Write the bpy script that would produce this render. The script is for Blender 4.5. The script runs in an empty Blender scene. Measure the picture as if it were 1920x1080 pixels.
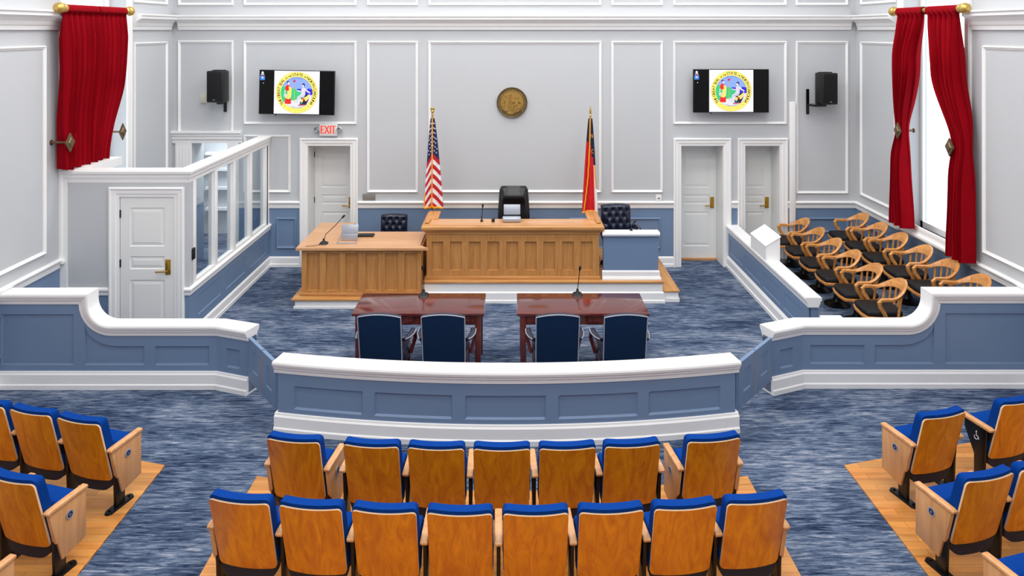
import bpy, bmesh, math, random
from mathutils import Vector, Matrix
from mathutils.geometry import tessellate_polygon
random.seed(7)
PI = math.pi
SC = bpy.context.scene
COL = SC.collection
# ------------------------------------------------------------ camera, world, lights, exposure
F = 1400.0      # focal length in pixels of the 1920x1080 photograph
H = 4.15        # camera height above the carpet (balcony)
PY = 56.0       # horizon row in the photograph
cam_d = bpy.data.cameras.new('camera'); cam = bpy.data.objects.new('camera', cam_d); COL.objects.link(cam)
cam.location = (0, 0, H); cam.rotation_euler = (PI/2, 0, 0)
cam_d.sensor_width = 36; cam_d.lens = 36*F/1920; cam_d.shift_y = -(540-PY)/1920
cam_d.clip_start = .05; cam_d.clip_end = 200
SC.camera = cam
SC.view_settings.view_transform = 'Standard'; SC.view_settings.look = 'None'
SC.view_settings.gamma = 1; SC.view_settings.use_curve_mapping = False
SC.view_settings.exposure = -0.24
w = bpy.data.worlds.new('World'); SC.world = w; w.use_nodes = True
w.node_tree.nodes['Background'].inputs[0].default_value = (.93, .97, 1, 1)
w.node_tree.nodes['Background'].inputs[1].default_value = 3.0
def area(name, loc, size, power, rot=(0,0,0), col=(1,1,1), sy=None):
    d = bpy.data.lights.new(name, 'AREA'); d.energy = power; d.color = col; d.size = size
    if sy: d.shape = 'RECTANGLE'; d.size_y = sy
    o = bpy.data.objects.new(name, d); o.location = loc; o.rotation_euler = rot; COL.objects.link(o); return o
CEIL = 7.4
# equal lamps on the ceiling of the hall, above the frame
for k, (lx, ly) in enumerate([(a, b) for b in (-1.5, 2.2, 5.6, 8.8, 11.4) for a in (-3.6, 0, 3.6)], 1):
    area('ceiling_lamp_%d_offscreen' % k, (lx, ly, CEIL-.06), 1.5, 105, col=(1, .985, .96))
XL, XR, YB, YF = -5.94, 6.03, 13.085, -4.0
WY0, WY1, WZ0, WZ1 = 9.92, 11.5, 1.13, 5.9
area('corridor_lamp', (-5.3, 14.2, 2.75), .6, 55, col=(.9, .96, 1))   # the lit corridor seen through the booth doorway

# ------------------------------------------------------------ pixel helpers (depth always comes from floor/wall)
S0 = F/YB
def bx_(px, Y=YB): return (px-960)*Y/F
def bz_(py, Y=YB): return H-(py-PY)*Y/F

# ------------------------------------------------------------ materials
MATS = {}
def lin(c):
    return tuple((x/255/12.92 if x/255 <= .04045 else ((x/255+.055)/1.055)**2.4) for x in c)
def mat(name, rgb, rough=.5, metal=0, spec=.5, noise=0, nscale=8, bump=0, bscale=60, emit=0, coat=0):
    m = bpy.data.materials.new(name); m.use_nodes = True; MATS[name] = m
    nt = m.node_tree; b = nt.nodes['Principled BSDF']; c = lin(rgb)
    b.inputs['Base Color'].default_value = (*c, 1); b.inputs['Roughness'].default_value = rough
    b.inputs['Metallic'].default_value = metal; b.inputs['Specular IOR Level'].default_value = spec
    if coat: b.inputs['Coat Weight'].default_value = coat; b.inputs['Coat Roughness'].default_value = .08
    if emit:
        b.inputs['Emission Color'].default_value = (*c, 1); b.inputs['Emission Strength'].default_value = emit
    tc = nt.nodes.new('ShaderNodeTexCoord')
    n = nt.nodes.new('ShaderNodeTexNoise'); n.inputs['Scale'].default_value = nscale; n.inputs['Detail'].default_value = 4
    nt.links.new(tc.outputs['Object'], n.inputs['Vector'])
    r = nt.nodes.new('ShaderNodeValToRGB'); a = max(noise, .015)
    r.color_ramp.elements[0].color = (*[x*(1-a) for x in c], 1); r.color_ramp.elements[1].color = (*[min(1, x*(1+a)) for x in c], 1)
    nt.links.new(n.outputs['Fac'], r.inputs['Fac'])
    nt.links.new(r.outputs['Color'], b.inputs['Base Color'])
    if emit: nt.links.new(r.outputs['Color'], b.inputs['Emission Color'])
    if bump:
        n2 = nt.nodes.new('ShaderNodeTexNoise'); n2.inputs['Scale'].default_value = bscale; n2.inputs['Detail'].default_value = 3
        nt.links.new(tc.outputs['Object'], n2.inputs['Vector'])
        bp = nt.nodes.new('ShaderNodeBump'); bp.inputs['Strength'].default_value = bump; bp.inputs['Distance'].default_value = .01
        nt.links.new(n2.outputs['Fac'], bp.inputs['Height']); nt.links.new(bp.outputs['Normal'], b.inputs['Normal'])
    return m
def wood(name, c1, c2, axis=2, rough=.4, scale=9, stretch=.09, coat=0, plank=0):
    m = bpy.data.materials.new(name); m.use_nodes = True; MATS[name] = m
    nt = m.node_tree; b = nt.nodes['Principled BSDF']; L = nt.links.new
    b.inputs['Roughness'].default_value = rough
    if coat: b.inputs['Coat Weight'].default_value = coat; b.inputs['Coat Roughness'].default_value = .1
    tc = nt.nodes.new('ShaderNodeTexCoord'); oi = nt.nodes.new('ShaderNodeObjectInfo')
    ml = nt.nodes.new('ShaderNodeMath'); ml.operation = 'MULTIPLY'; ml.inputs[1].default_value = 37
    L(oi.outputs['Random'], ml.inputs[0])
    ad = nt.nodes.new('ShaderNodeVectorMath'); L(tc.outputs['Object'], ad.inputs[0]); L(ml.outputs[0], ad.inputs[1])
    mp = nt.nodes.new('ShaderNodeMapping'); s = [1, 1, 1]; s[axis] = stretch; mp.inputs['Scale'].default_value = s
    L(ad.outputs[0], mp.inputs['Vector'])
    n = nt.nodes.new('ShaderNodeTexNoise'); n.inputs['Scale'].default_value = scale; n.inputs['Detail'].default_value = 7
    n.inputs['Distortion'].default_value = 1.6; n.inputs['Roughness'].default_value = .62
    L(mp.outputs[0], n.inputs['Vector'])
    r = nt.nodes.new('ShaderNodeValToRGB'); r.color_ramp.elements[0].position = .3; r.color_ramp.elements[1].position = .68
    r.color_ramp.elements[0].color = (*lin(c1), 1); r.color_ramp.elements[1].color = (*lin(c2), 1)
    L(n.outputs['Fac'], r.inputs['Fac']); out = r.outputs['Color']
    if plank:
        br = nt.nodes.new('ShaderNodeTexBrick'); br.inputs['Scale'].default_value = 1; br.offset = .37
        br.inputs['Brick Width'].default_value = 1.1; br.inputs['Row Height'].default_value = plank; br.inputs['Mortar Size'].default_value = .0018
        br.inputs['Color1'].default_value = (.8, .8, .8, 1); br.inputs['Color2'].default_value = (1.1, 1.05, 1, 1); br.inputs['Mortar'].default_value = (.45, .4, .35, 1)
        L(tc.outputs['Object'], br.inputs['Vector'])
        mx = nt.nodes.new('ShaderNodeMix'); mx.data_type = 'RGBA'; mx.blend_type = 'MULTIPLY'; mx.inputs['Factor'].default_value = 1
        L(out, mx.inputs['A']); L(br.outputs['Color'], mx.inputs['B']); out = mx.outputs['Result']
    L(out, b.inputs['Base Color'])
    bp = nt.nodes.new('ShaderNodeBump'); bp.inputs['Strength'].default_value = .08; bp.inputs['Distance'].default_value = .004
    L(n.outputs['Fac'], bp.inputs['Height']); L(bp.outputs['Normal'], b.inputs['Normal'])
    return m
def carpet(name):
    m = bpy.data.materials.new(name); m.use_nodes = True; MATS[name] = m
    nt = m.node_tree; b = nt.nodes['Principled BSDF']; L = nt.links.new
    b.inputs['Roughness'].default_value = 1; b.inputs['Specular IOR Level'].default_value = .1
    tc = nt.nodes.new('ShaderNodeTexCoord')
    def nz(sx, sy, sc, det, dist=0):
        mp = nt.nodes.new('ShaderNodeMapping'); mp.inputs['Scale'].default_value = (sx, sy, 1); L(tc.outputs['Object'], mp.inputs['Vector'])
        n = nt.nodes.new('ShaderNodeTexNoise'); n.inputs['Scale'].default_value = sc; n.inputs['Detail'].default_value = det
        n.inputs['Distortion'].default_value = dist; n.inputs['Roughness'].default_value = .7; L(mp.outputs[0], n.inputs['Vector']); return n
    n1 = nz(1.0, 9, 4.2, 9, .8); n2 = nz(.5, 1.2, 1.7, 3); n3 = nz(2.5, 34, 4.5, 3)
    m1 = nt.nodes.new('ShaderNodeMath'); m1.operation = 'MULTIPLY_ADD'; m1.inputs[1].default_value = .5; L(n2.outputs['Fac'], m1.inputs[0]); L(n1.outputs['Fac'], m1.inputs[2])
    m2 = nt.nodes.new('ShaderNodeMath'); m2.operation = 'MULTIPLY_ADD'; m2.inputs[1].default_value = .35; L(n3.outputs['Fac'], m2.inputs[0]); L(m1.outputs[0], m2.inputs[2])
    m3 = nt.nodes.new('ShaderNodeMath'); m3.operation = 'MULTIPLY'; m3.inputs[1].default_value = .54; L(m2.outputs[0], m3.inputs[0])
    r = nt.nodes.new('ShaderNodeValToRGB'); e = r.color_ramp.elements
    e[0].position = .405; e[0].color = (*lin((24, 33, 56)), 1); e[1].position = .6; e[1].color = (*lin((158, 162, 174)), 1)
    x = e.new(.475); x.color = (*lin((62, 77, 104)), 1); x = e.new(.535); x.color = (*lin((102, 116, 138)), 1)
    L(m3.outputs[0], r.inputs['Fac']); L(r.outputs['Color'], b.inputs['Base Color'])
    bp = nt.nodes.new('ShaderNodeBump'); bp.inputs['Strength'].default_value = .25; bp.inputs['Distance'].default_value = .006
    L(n3.outputs['Fac'], bp.inputs['Height']); L(bp.outputs['Normal'], b.inputs['Normal'])
def glass(name):
    m = bpy.data.materials.new(name); m.use_nodes = True; MATS[name] = m
    nt = m.node_tree; nt.nodes.remove(nt.nodes['Principled BSDF']); L = nt.links.new
    o = nt.nodes['Material Output']; t = nt.nodes.new('ShaderNodeBsdfTransparent'); t.inputs[0].default_value = (.93, .96, .97, 1)
    g = nt.nodes.new('ShaderNodeBsdfGlossy'); g.inputs['Roughness'].default_value = .02
    lw = nt.nodes.new('ShaderNodeLayerWeight'); lw.inputs[0].default_value = .15
    f = nt.nodes.new('ShaderNodeMath'); f.operation = 'MULTIPLY_ADD'; f.inputs[1].default_value = .22; f.inputs[2].default_value = .03; L(lw.outputs['Facing'], f.inputs[0])
    x = nt.nodes.new('ShaderNodeMixShader'); L(f.outputs[0], x.inputs[0]); L(t.outputs[0], x.inputs[1]); L(g.outputs[0], x.inputs[2]); L(x.outputs[0], o.inputs[0])
mat('wall', (193, 196, 200), .75, noise=.02, nscale=1.2)
mat('trim', (240, 240, 240), .45)
mat('blue', (111, 135, 167), .5, noise=.03, nscale=1.5)
mat('doorwhite', (232, 233, 232), .45)
mat('ceiling', (240, 240, 238), .8)
carpet('carpet'); glass('glass')
wood('oak_v', (178, 120, 62), (204, 148, 86), 2, .42, scale=14)
wood('oak_h', (176, 116, 60), (214, 160, 100), 0, .38)
wood('oak_y', (176, 116, 60), (214, 160, 100), 1, .38)
wood('oak_top', (196, 140, 92), (222, 172, 126), 0, .3, coat=.2)
wood('oak_floor', (186, 118, 52), (222, 160, 88), 0, .35, scale=7, plank=.085)
wood('seat_wood', (190, 98, 0), (232, 146, 8), 2, .33, scale=11, stretch=.12, coat=.25)
wood('arm_wood', (196, 138, 86), (222, 168, 116), 2, .4, scale=8)
wood('jury_oak', (178, 112, 48), (222, 158, 88), 0, .33, scale=8, stretch=.25, coat=.3)
wood('mahogany', (78, 28, 26), (106, 46, 40), 0, .12, scale=7, coat=.6)
wood('mahogany_v', (78, 28, 26), (106, 46, 40), 2, .2, scale=7, coat=.4)
mat('ply_edge', (238, 206, 170), .5)
mat('seat_blue', (4, 58, 138), .9, spec=.08, noise=.12, nscale=40, bump=.15, bscale=300)
mat('navy_shell', (14, 20, 38), .6)
mat('black_metal', (14, 14, 16), .3, metal=.3)
mat('black_plastic', (11, 11, 12), .45)
mat('black_vinyl', (14, 14, 17), .55, spec=.3, bump=.05)
mat('black_leather', (16, 17, 22), .25, bump=.06, bscale=150)
mat('navy_leather', (20, 28, 50), .25, bump=.05, bscale=150)
mat('navy_fabric', (20, 42, 72), .85, spec=.1, noise=.1, nscale=30, bump=.1, bscale=400)
mat('piping', (168, 170, 182), .35)
mat('chrome', (200, 202, 206), .2, metal=1)
mat('silver', (176, 182, 194), .35, metal=.4)
mat('brass', (190, 150, 60), .28, metal=.9)
mat('gold', (206, 170, 92), .35, metal=.7)
mat('bronze', (176, 138, 70), .35, metal=.35, noise=.25, nscale=25)
mat('bronze_dark', (104, 88, 58), .42, metal=.35, noise=.25, nscale=25)
mat('holdback_bronze', (112, 92, 66), .4, metal=.6, noise=.2, nscale=30)
mat('velvet', (138, 0, 16), .8, spec=.08, noise=.12, nscale=5, bump=.1, bscale=200)
MATS['velvet'].node_tree.nodes['Principled BSDF'].inputs['Sheen Weight'].default_value = .3
MATS['velvet'].node_tree.nodes['Principled BSDF'].inputs['Sheen Tint'].default_value = (1, .02, .05, 1)
mat('flag_red', (188, 18, 38), .75); mat('flag_white', (232, 230, 236), .75); mat('flag_blue', (22, 34, 92), .75)
mat('fringe', (236, 160, 24), .6, bump=.3, bscale=200)
mat('nc_blue', (16, 22, 60), .75); mat('nc_red', (206, 8, 22), .75)
mat('exit_white', (228, 228, 226), .5); mat('exit_red', (236, 70, 52), .5, emit=.55)
mat('beige', (206, 200, 184), .5); mat('plate_grey', (150, 148, 144), .4, metal=.5, noise=.15, nscale=90)
mat('scr_black', (6, 6, 7), .15, spec=.25); mat('scr_white', (236, 236, 244), .3, emit=.3)
def scr(n, c): mat(n, c, .3, emit=.35)
scr('scr_yellow', (250, 232, 110)); scr('scr_sky', (132, 162, 226)); scr('scr_green', (52, 190, 124)); scr('scr_sea', (40, 36, 200))
scr('scr_ground', (214, 216, 226)); scr('scr_red', (236, 34, 28)); scr('scr_gold', (240, 214, 110)); scr('scr_dark', (30, 30, 60)); scr('scr_text', (44, 36, 8))
scr('scr_skin', (236, 214, 210)); scr('scr_robe', (206, 204, 212)); scr('scr_pink', (196, 40, 96)); scr('scr_motto', (196, 170, 60)); scr('scr_icon', (60, 130, 220))
scr('scr_navy', (30, 34, 110)); scr('scr_teal', (30, 140, 130))
mat('badge_grey', (176, 184, 196), .3, metal=.4); mat('badge_navy', (30, 46, 84), .4); mat('cord', (60, 62, 66), .5)

# ------------------------------------------------------------ mesh builder
class MB:
    def __init__(s): s.v = []; s.f = []; s.m = []
    def face(s, pts, mi=0):
        n = len(s.v); s.v += [tuple(p) for p in pts]; s.f.append(list(range(n, n+len(pts)))); s.m.append(mi)
    def grid(s, rows, mi=0, closed=False, mfn=None):
        n = len(s.v); R = len(rows); C = len(rows[0])
        for r in rows: s.v += [tuple(p) for p in r]
        for i in range(R-1):
            for j in range(C if closed else C-1):
                k = (j+1) % C
                s.f.append([n+i*C+j, n+i*C+k, n+(i+1)*C+k, n+(i+1)*C+j]); s.m.append(mfn(i, j) if mfn else mi)
    def box(s, x0, x1, y0, y1, z0, z1, mi=0, fn=None):
        P = [(x0,y0,z0),(x1,y0,z0),(x1,y1,z0),(x0,y1,z0),(x0,y0,z1),(x1,y0,z1),(x1,y1,z1),(x0,y1,z1)]
        if fn: P = [fn(*p) for p in P]
        n = len(s.v); s.v += P
        for q in ((0,3,2,1),(4,5,6,7),(0,1,5,4),(1,2,6,5),(2,3,7,6),(3,0,4,7)): s.f.append([n+i for i in q]); s.m.append(mi)
        return s
    def prism(s, poly, fn0, fn1, mi=0):
        n = len(s.v); k = len(poly); s.v += [tuple(fn0(*p)) for p in poly]+[tuple(fn1(*p)) for p in poly]
        s.f.append([n+i for i in range(k)]); s.f.append([n+k+i for i in reversed(range(k))]); s.m += [mi, mi]
        for i in range(k):
            j = (i+1) % k; s.f.append([n+i, n+k+i, n+k+j, n+j]); s.m.append(mi)
        return s
    def lathe(s, prof, n=16, c=(0,0,0), mi=0, axis='z'):
        rows = []
        for r, h in prof:
            row = []
            for i in range(n):
                a = 2*PI*i/n; p = (r*math.cos(a), r*math.sin(a), h)
                if axis == 'y': p = (p[0], p[2], p[1])
                if axis == 'x': p = (p[2], p[0], p[1])
                row.append((p[0]+c[0], p[1]+c[1], p[2]+c[2]))
            rows.append(row)
        s.grid(rows, mi, closed=True)
        n0 = len(s.v)-len(rows)*n
        s.f.append([n0+i for i in range(n)]); s.f.append([n0+(len(rows)-1)*n+i for i in range(n)]); s.m += [mi, mi]
        return s
    def tube(s, path, rad, n=8, mi=0, flat=1.0):
        P = [Vector(p) for p in path]; rows = []; up = None
        for i, p in enumerate(P):
            t = (P[min(i+1, len(P)-1)]-P[max(i-1, 0)]).normalized()
            if up is None:
                up = Vector((0,0,1)) if abs(t.z) < .9 else Vector((1,0,0))
            a = t.cross(up).normalized(); bb = a.cross(t).normalized(); up = bb
            r = rad[i] if isinstance(rad, (list, tuple)) else rad
            rows.append([tuple(p+a*r*math.cos(2*PI*k/n)+bb*r*flat*math.sin(2*PI*k/n)) for k in range(n)])
        s.grid(rows, mi, closed=True); n0 = len(s.v)-len(rows)*n
        s.f.append([n0+i for i in range(n)]); s.f.append([n0+(len(rows)-1)*n+i for i in range(n)]); s.m += [mi, mi]
        return s
    def sweep(s, path, prof, mi=0, s0=None, cut0=None, cut1=None):
        """profile (d, h): d to the right of the path, h up from it; mitred at bends"""
        P = [Vector(p) for p in path]; T = [(P[i+1]-P[i]).normalized() for i in range(len(P)-1)]
        fr = []; side = Vector(s0) if s0 else None
        for t in T:
            pl = Vector((t.x, t.y, 0))
            if pl.length > .05 and s0 is None: side = Vector((pl.y, -pl.x, 0)).normalized()
            fr.append((side.copy(), side.cross(t).normalized()))
        rows = []
        for k, p in enumerate(P):
            i = min(k, len(T)-1) if k == 0 else k-1
            sd, up = fr[i]; t = T[i]
            if k == 0: nrm = Vector(cut0).normalized() if cut0 else T[0]
            elif k == len(T): nrm = Vector(cut1).normalized() if cut1 else T[-1]
            else: nrm = (T[k-1]+T[k]).normalized()
            row = []
            for d, h in prof:
                q = p+sd*d+up*h; q = q-t*((q-p).dot(nrm)/t.dot(nrm)); row.append(tuple(q))
            rows.append(row)
        s.grid(rows, mi, closed=True); n = len(prof); n0 = len(s.v)-len(rows)*n
        s.f.append([n0+i for i in range(n)]); s.f.append([n0+(len(rows)-1)*n+i for i in range(n)]); s.m += [mi, mi]
        return s
    def frame(s, a, b, c, d, prof, fn, mi=0):
        """rectangular mitred moulding; prof = (inset, height) points"""
        rows = []
        for u, v, su, sv in ((a, c, 1, 1), (b, c, -1, 1), (b, d, -1, -1), (a, d, 1, -1), (a, c, 1, 1)):
            rows.append([fn(u+su*i, v+sv*i, h) for i, h in prof])
        s.grid(rows, mi, closed=True); return s
    def add(s, o, fn, mi=None):
        n = len(s.v); s.v += [tuple(fn(*p)) for p in o.v]
        s.f += [[n+i for i in f] for f in o.f]; s.m += (o.m if mi is None else [mi]*len(o.f)); return s
    def build(s, name, mats, parent=None, smooth=False, bevel=0, seg=2, off=None, ang=35):
        me = bpy.data.meshes.new(name)
        V = [(x-off[0], y-off[1], z-off[2]) for x, y, z in s.v] if off else s.v
        me.from_pydata(V, [], s.f)
        for x in ([mats] if isinstance(mats, str) else mats): me.materials.append(MATS[x])
        me.polygons.foreach_set('material_index', s.m)
        bm = bmesh.new(); bm.from_mesh(me)
        bmesh.ops.remove_doubles(bm, verts=bm.verts, dist=1e-5)
        bmesh.ops.recalc_face_normals(bm, faces=bm.faces)
        if bevel:
            ed = [e for e in bm.edges if len(e.link_faces) == 2 and e.calc_face_angle(0) > .6]
            bmesh.ops.bevel(bm, geom=ed, offset=bevel, segments=seg, profile=.5, affect='EDGES', clamp_overlap=True)
        bm.to_mesh(me); bm.free()
        if smooth or bevel:
            me.polygons.foreach_set('use_smooth', [True]*len(me.polygons)); me.set_sharp_from_angle(angle=math.radians(ang))
        o = bpy.data.objects.new(name, me); COL.objects.link(o)
        if parent: o.parent = parent
        return o
def thing(name, label, cat, loc=(0,0,0), rz=0, group=None):
    o = bpy.data.objects.new(name, None); COL.objects.link(o); o.empty_display_size = .1
    o.location = loc; o.rotation_euler = (0, 0, rz); return tag(o, label, cat, group)
def tag(o, label, cat, group=None):
    o['label'] = label; o['category'] = cat
    if group: o['group'] = group
    return o
def struct(o, label=None):
    o['kind'] = 'structure'
    if label: o['label'] = label
    return o
def copy_tree(o, parent=None):
    c = o.copy(); COL.objects.link(c); c.parent = parent
    for ch in list(o.children): copy_tree(ch, c)
    return c
def rrect(w, h, r, n=4, cx=0, cy=0):
    out = []
    for sx, sy, a0 in ((1, 1, 0), (-1, 1, 90), (-1, -1, 180), (1, -1, 270)):
        for i in range(n+1):
            a = math.radians(a0+90*i/n); out.append((cx+sx*(w/2-r)+r*math.cos(a), cy+sy*(h/2-r)+r*math.sin(a)))
    return out
def circ(r, n=24, cx=0, cy=0): return [(cx+r*math.cos(2*PI*i/n), cy+r*math.sin(2*PI*i/n)) for i in range(n)]
def brk(lo, hi, marks, step):
    v = sorted({round(x, 5) for x in [lo, hi]+[m for m in marks if lo < m < hi]}); out = []
    for a, b in zip(v, v[1:]):
        k = max(1, math.ceil((b-a)/step)) if step else 1
        out += [a+(b-a)*i/k for i in range(k)]
    return out+[hi]
def holed(u0, u1, v0, v1, holes, fn, depth=0, step=None, vmarks=(), mfn=None):
    """face with rectangular holes; reveals 'depth' deep"""
    m = MB(); U = brk(u0, u1, [x for h in holes for x in h[:2]], step); V = brk(v0, v1, [x for h in holes for x in h[2:]]+list(vmarks), None)
    inh = lambda u, v: any(a-1e-6 < u < b+1e-6 and c-1e-6 < v < d+1e-6 for a, b, c, d in holes)
    for i in range(len(U)-1):
        for j in range(len(V)-1):
            uc, vc = (U[i]+U[i+1])/2, (V[j]+V[j+1])/2; mi = mfn(uc, vc) if mfn else 0
            if not inh(uc, vc):
                m.face([fn(U[i], V[j], 0), fn(U[i+1], V[j], 0), fn(U[i+1], V[j+1], 0), fn(U[i], V[j+1], 0)], mi)
            elif depth:
                for (ua, va, ub, vb) in ((U[i], V[j], U[i+1], V[j]), (U[i], V[j+1], U[i+1], V[j+1]), (U[i], V[j], U[i], V[j+1]), (U[i+1], V[j], U[i+1], V[j+1])):
                    ou = (uc if ua != ub else (ua-.01 if ua < uc else ua+.01)); ov = (vc if va != vb else (va-.01 if va < vc else va+.01))
                    if not inh(ou, ov) and v0 < ov < v1 and u0 < ou < u1: m.face([fn(ua, va, 0), fn(ub, vb, 0), fn(ub, vb, -depth), fn(ua, va, -depth)], mfn(ou, ov) if mfn else 0)
    return m
def recess(a, b, c, d, fn, depth=.012, e=.012, step=None, raised=0):
    m = MB(); U = [a, a+e]+[u for u in brk(a+e, b-e, [], step)[1:-1]]+[b-e, b]; V = [c, c+e, d-e, d]
    m.grid([[fn(u, v, 0 if (v in (c, d) or u in (a, b)) else -depth) for u in U] for v in V])
    if raised:
        g = .035
        m.frame(a+e+.01, b-e-.01, c+e+.01, d-e-.01, [(0, -depth), (g, -depth+raised)], fn)
        m.face([fn(a+e+.01+g, c+e+.01+g, -depth+raised), fn(b-e-.01-g, c+e+.01+g, -depth+raised), fn(b-e-.01-g, d-e-.01-g, -depth+raised), fn(a+e+.01+g, d-e-.01-g, -depth+raised)])
    return m
FB = lambda u, v, h: (u, YB-h, v)
FLW = lambda u, v, h: (XL+h, u, v)
FRW = lambda u, v, h: (XR-h, u, v)
# glyphs
GL = {}
def glyph(ch):
    if ch not in GL:
        c = bpy.data.curves.new('g', 'FONT'); c.body = ch; c.size = 1; c.resolution_u = 3; o = bpy.data.objects.new('g', c); COL.objects.link(o)
        bpy.context.view_layer.update()
        me = bpy.data.meshes.new_from_object(o.evaluated_get(bpy.context.evaluated_depsgraph_get()))
        g = MB(); g.v = [tuple(v.co) for v in me.vertices]; g.f = [list(p.vertices) for p in me.polygons]; g.m = [0]*len(g.f)
        xs = [v[0] for v in g.v] or [0, .3]; GL[ch] = (g, min(xs), max(xs))
        bpy.data.objects.remove(o); bpy.data.meshes.remove(me); bpy.data.curves.remove(c)
    return GL[ch]
def line_text(m, txt, size, fn, mi=0, x0=None, sx=1.0, gap=.09):
    W = sum((.3 if c == ' ' else glyph(c)[2]-glyph(c)[1])+gap for c in txt)-gap
    x = -W*size*sx/2 if x0 is None else x0
    for c in txt:
        if c == ' ': x += (.3+gap)*size*sx; continue
        g, a, b = glyph(c); m.add(g, lambda X, Y, Z: fn(x+(X-a)*size*sx, Y*size), mi); x += (b-a+gap)*size*sx
def arc_text(m, parts, r, a0, a1, fn, mi=0, inward=False):
    """parts = [(text, size)]; along a circle clockwise from angle a0 to a1 (degrees); inward = reads along the bottom"""
    L = []
    for t, s in parts:
        for c in t: L.append((c, s, (.35*s if c == ' ' else (glyph(c)[2]-glyph(c)[1]+.12)*s)))
    tot = sum(x[2] for x in L); k = math.radians(a1-a0)/tot; x = 0
    for c, s, wd in L:
        th = math.radians(a0)+k*(x+wd/2); x += wd
        if c == ' ': continue
        g, a, b = glyph(c); cx = (a+b)/2
        if inward: m.add(g, lambda X, Y, Z: fn((r-Y*s)*math.cos(th)-(X-cx)*s*math.sin(th), (r-Y*s)*math.sin(th)+(X-cx)*s*math.cos(th)), mi)
        else: m.add(g, lambda X, Y, Z: fn((r+Y*s)*math.cos(th)+(X-cx)*s*math.sin(th), (r+Y*s)*math.sin(th)-(X-cx)*s*math.cos(th)), mi)

# ------------------------------------------------------------ room shell
struct(MB().box(XL-.6, XR+.6, YF, YB+2.2, -.2, 0).build('floor', 'carpet'), 'navy and slate streaked carpet')
struct(MB().box(XL-.4, XR+.4, YF-.3, YB+.55, CEIL, CEIL+.2).build('ceiling', 'ceiling'))
RZ = 1.03
two = lambda u, v: 1 if v < RZ else 0
DOORS = [(bx_(577), bx_(657), 0, 2.12), (bx_(1277), bx_(1356), 0, 2.12), (bx_(1397), bx_(1462), 0, 2.12)]
BD = (bx_(360), bx_(427), 0, 2.17)
wb = struct(holed(XL-.4, XR+.4, 0, CEIL, DOORS+[BD], FB, .5, vmarks=[RZ], mfn=two).build('wall_back', ['wall', 'blue']))
wl = struct(holed(YF, YB, 0, CEIL, [(WY0, WY1, WZ0, WZ1)], FLW, .36, vmarks=[RZ], mfn=two).build('wall_left', ['wall', 'blue']))
wr = struct(holed(YF, YB, 0, CEIL, [(WY0, WY1, WZ0, WZ1)], FRW, .36, vmarks=[RZ], mfn=two).build('wall_right', ['wall', 'blue']))
struct(MB().box(XL-.4, XR+.4, YF-.3, YF, 0, CEIL).build('wall_front', 'wall'))
PM = [(0, 0), (.004, .022), (.014, .028), (.026, .022), (.034, .01), (.042, .01), (.046, 0)]
def pmold(parent, fn, a, b, c, d, name='panel_moulding', m='trim'):
    return MB().frame(a, b, c, d, PM, fn).build(name, m, parent)
xz = lambda x0, x1, y0, y1: (bx_(x0), bx_(x1), bz_(y1), bz_(y0))
for r in ((334, 438, 76, 262), (457, 669, 77, 233), (688, 784, 77, 361), (803, 1128, 77, 361), (1146, 1243, 77, 361), (1262, 1475, 77, 233), (1492, 1590, 77, 363), (457, 545, 253, 361)):
    pmold(wb, FB, *xz(*r))
for x0, x1 in ((334, 438), (457, 669), (688, 784), (803, 1128), (1146, 1243), (1262, 1475), (1492, 1590)):
    pmold(wb, FB, bx_(x0), bx_(x1), 4.58, 6.6)
for a, b in ((-5.85, -5.72), (-4.13, -3.78), (1.0, 2.6), (5.15, 5.9)):
    if b-a > .3: pmold(wb, FB, a, b, .32 if a < 5 else .6, .86, m='blue')
for fn, wall, P in ((FLW, wl, ((YF+.3, 2.2), (2.6, 5.8), (6.2, 9.5), (11.72, 12.85))), (FRW, wr, ((YF+.3, 2.2), (2.6, 5.8), (6.2, 9.55), (11.72, 12.9)))):
    for a, b in P:
        pmold(wall, fn, a, b, 1.3, 3.95); pmold(wall, fn, a, b, 4.58, 6.6)
        pmold(wall, fn, a, b, .34, .84, m='blue')
CROWN = [(0, 4.15), (.03, 4.15), (.035, 4.2), (.05, 4.215), (.06, 4.26), (.1, 4.3), (.15, 4.33), (.15, 4.365), (.17, 4.38), (.17, 4.405), (0, 4.41)]
RAIL = [(0, RZ-.005), (.018, RZ), (.022, RZ+.06), (.045, RZ+.085), (.05, RZ+.105), (.03, RZ+.12), (0, RZ+.122)]
BASE = [(0, 0), (.03, 0), (.03, .05), (.02, .06), (.02, .155), (.01, .175), (0, .18)]
def run(name, prof, fn, segs, wall):
    for a, b in segs:
        m = MB(); m.grid([[fn(a, z, h) for h, z in prof], [fn(b, z, h) for h, z in prof]], closed=True)
        n = len(prof); m.f += [list(range(n)), list(range(n, 2*n))]; m.m += [0, 0]
        m.build(name, 'trim', wall)
run('crown_moulding', CROWN, FB, [(XL+.1, XR-.1)], wb)
cas = .135
open_b = sorted([(d[0]-cas, d[1]+cas) for d in DOORS]+[(BD[0]-.3, BD[1]+.3)])
def gaps(lo, hi, op):
    out = []; x = lo
    for a, b in op:
        if a > x: out.append((x, a))
        x = max(x, b)
    if hi > x: out.append((x, hi))
    return out
run('chair_rail', RAIL, FB, gaps(XL, XR, open_b), wb); run('baseboard', BASE, FB, gaps(XL, XR, open_b), wb)
for fn, wall in ((FLW, wl), (FRW, wr)):
    run('crown_moulding', CROWN, fn, [(YF, WY0-.16), (WY1+.16, YB-.12)], wall)
    run('chair_rail', RAIL, fn, [(YF, WY0-.13), (WY1+.13, YB)], wall); run('baseboard', BASE, fn, [(YF, YB)], wall)
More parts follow.
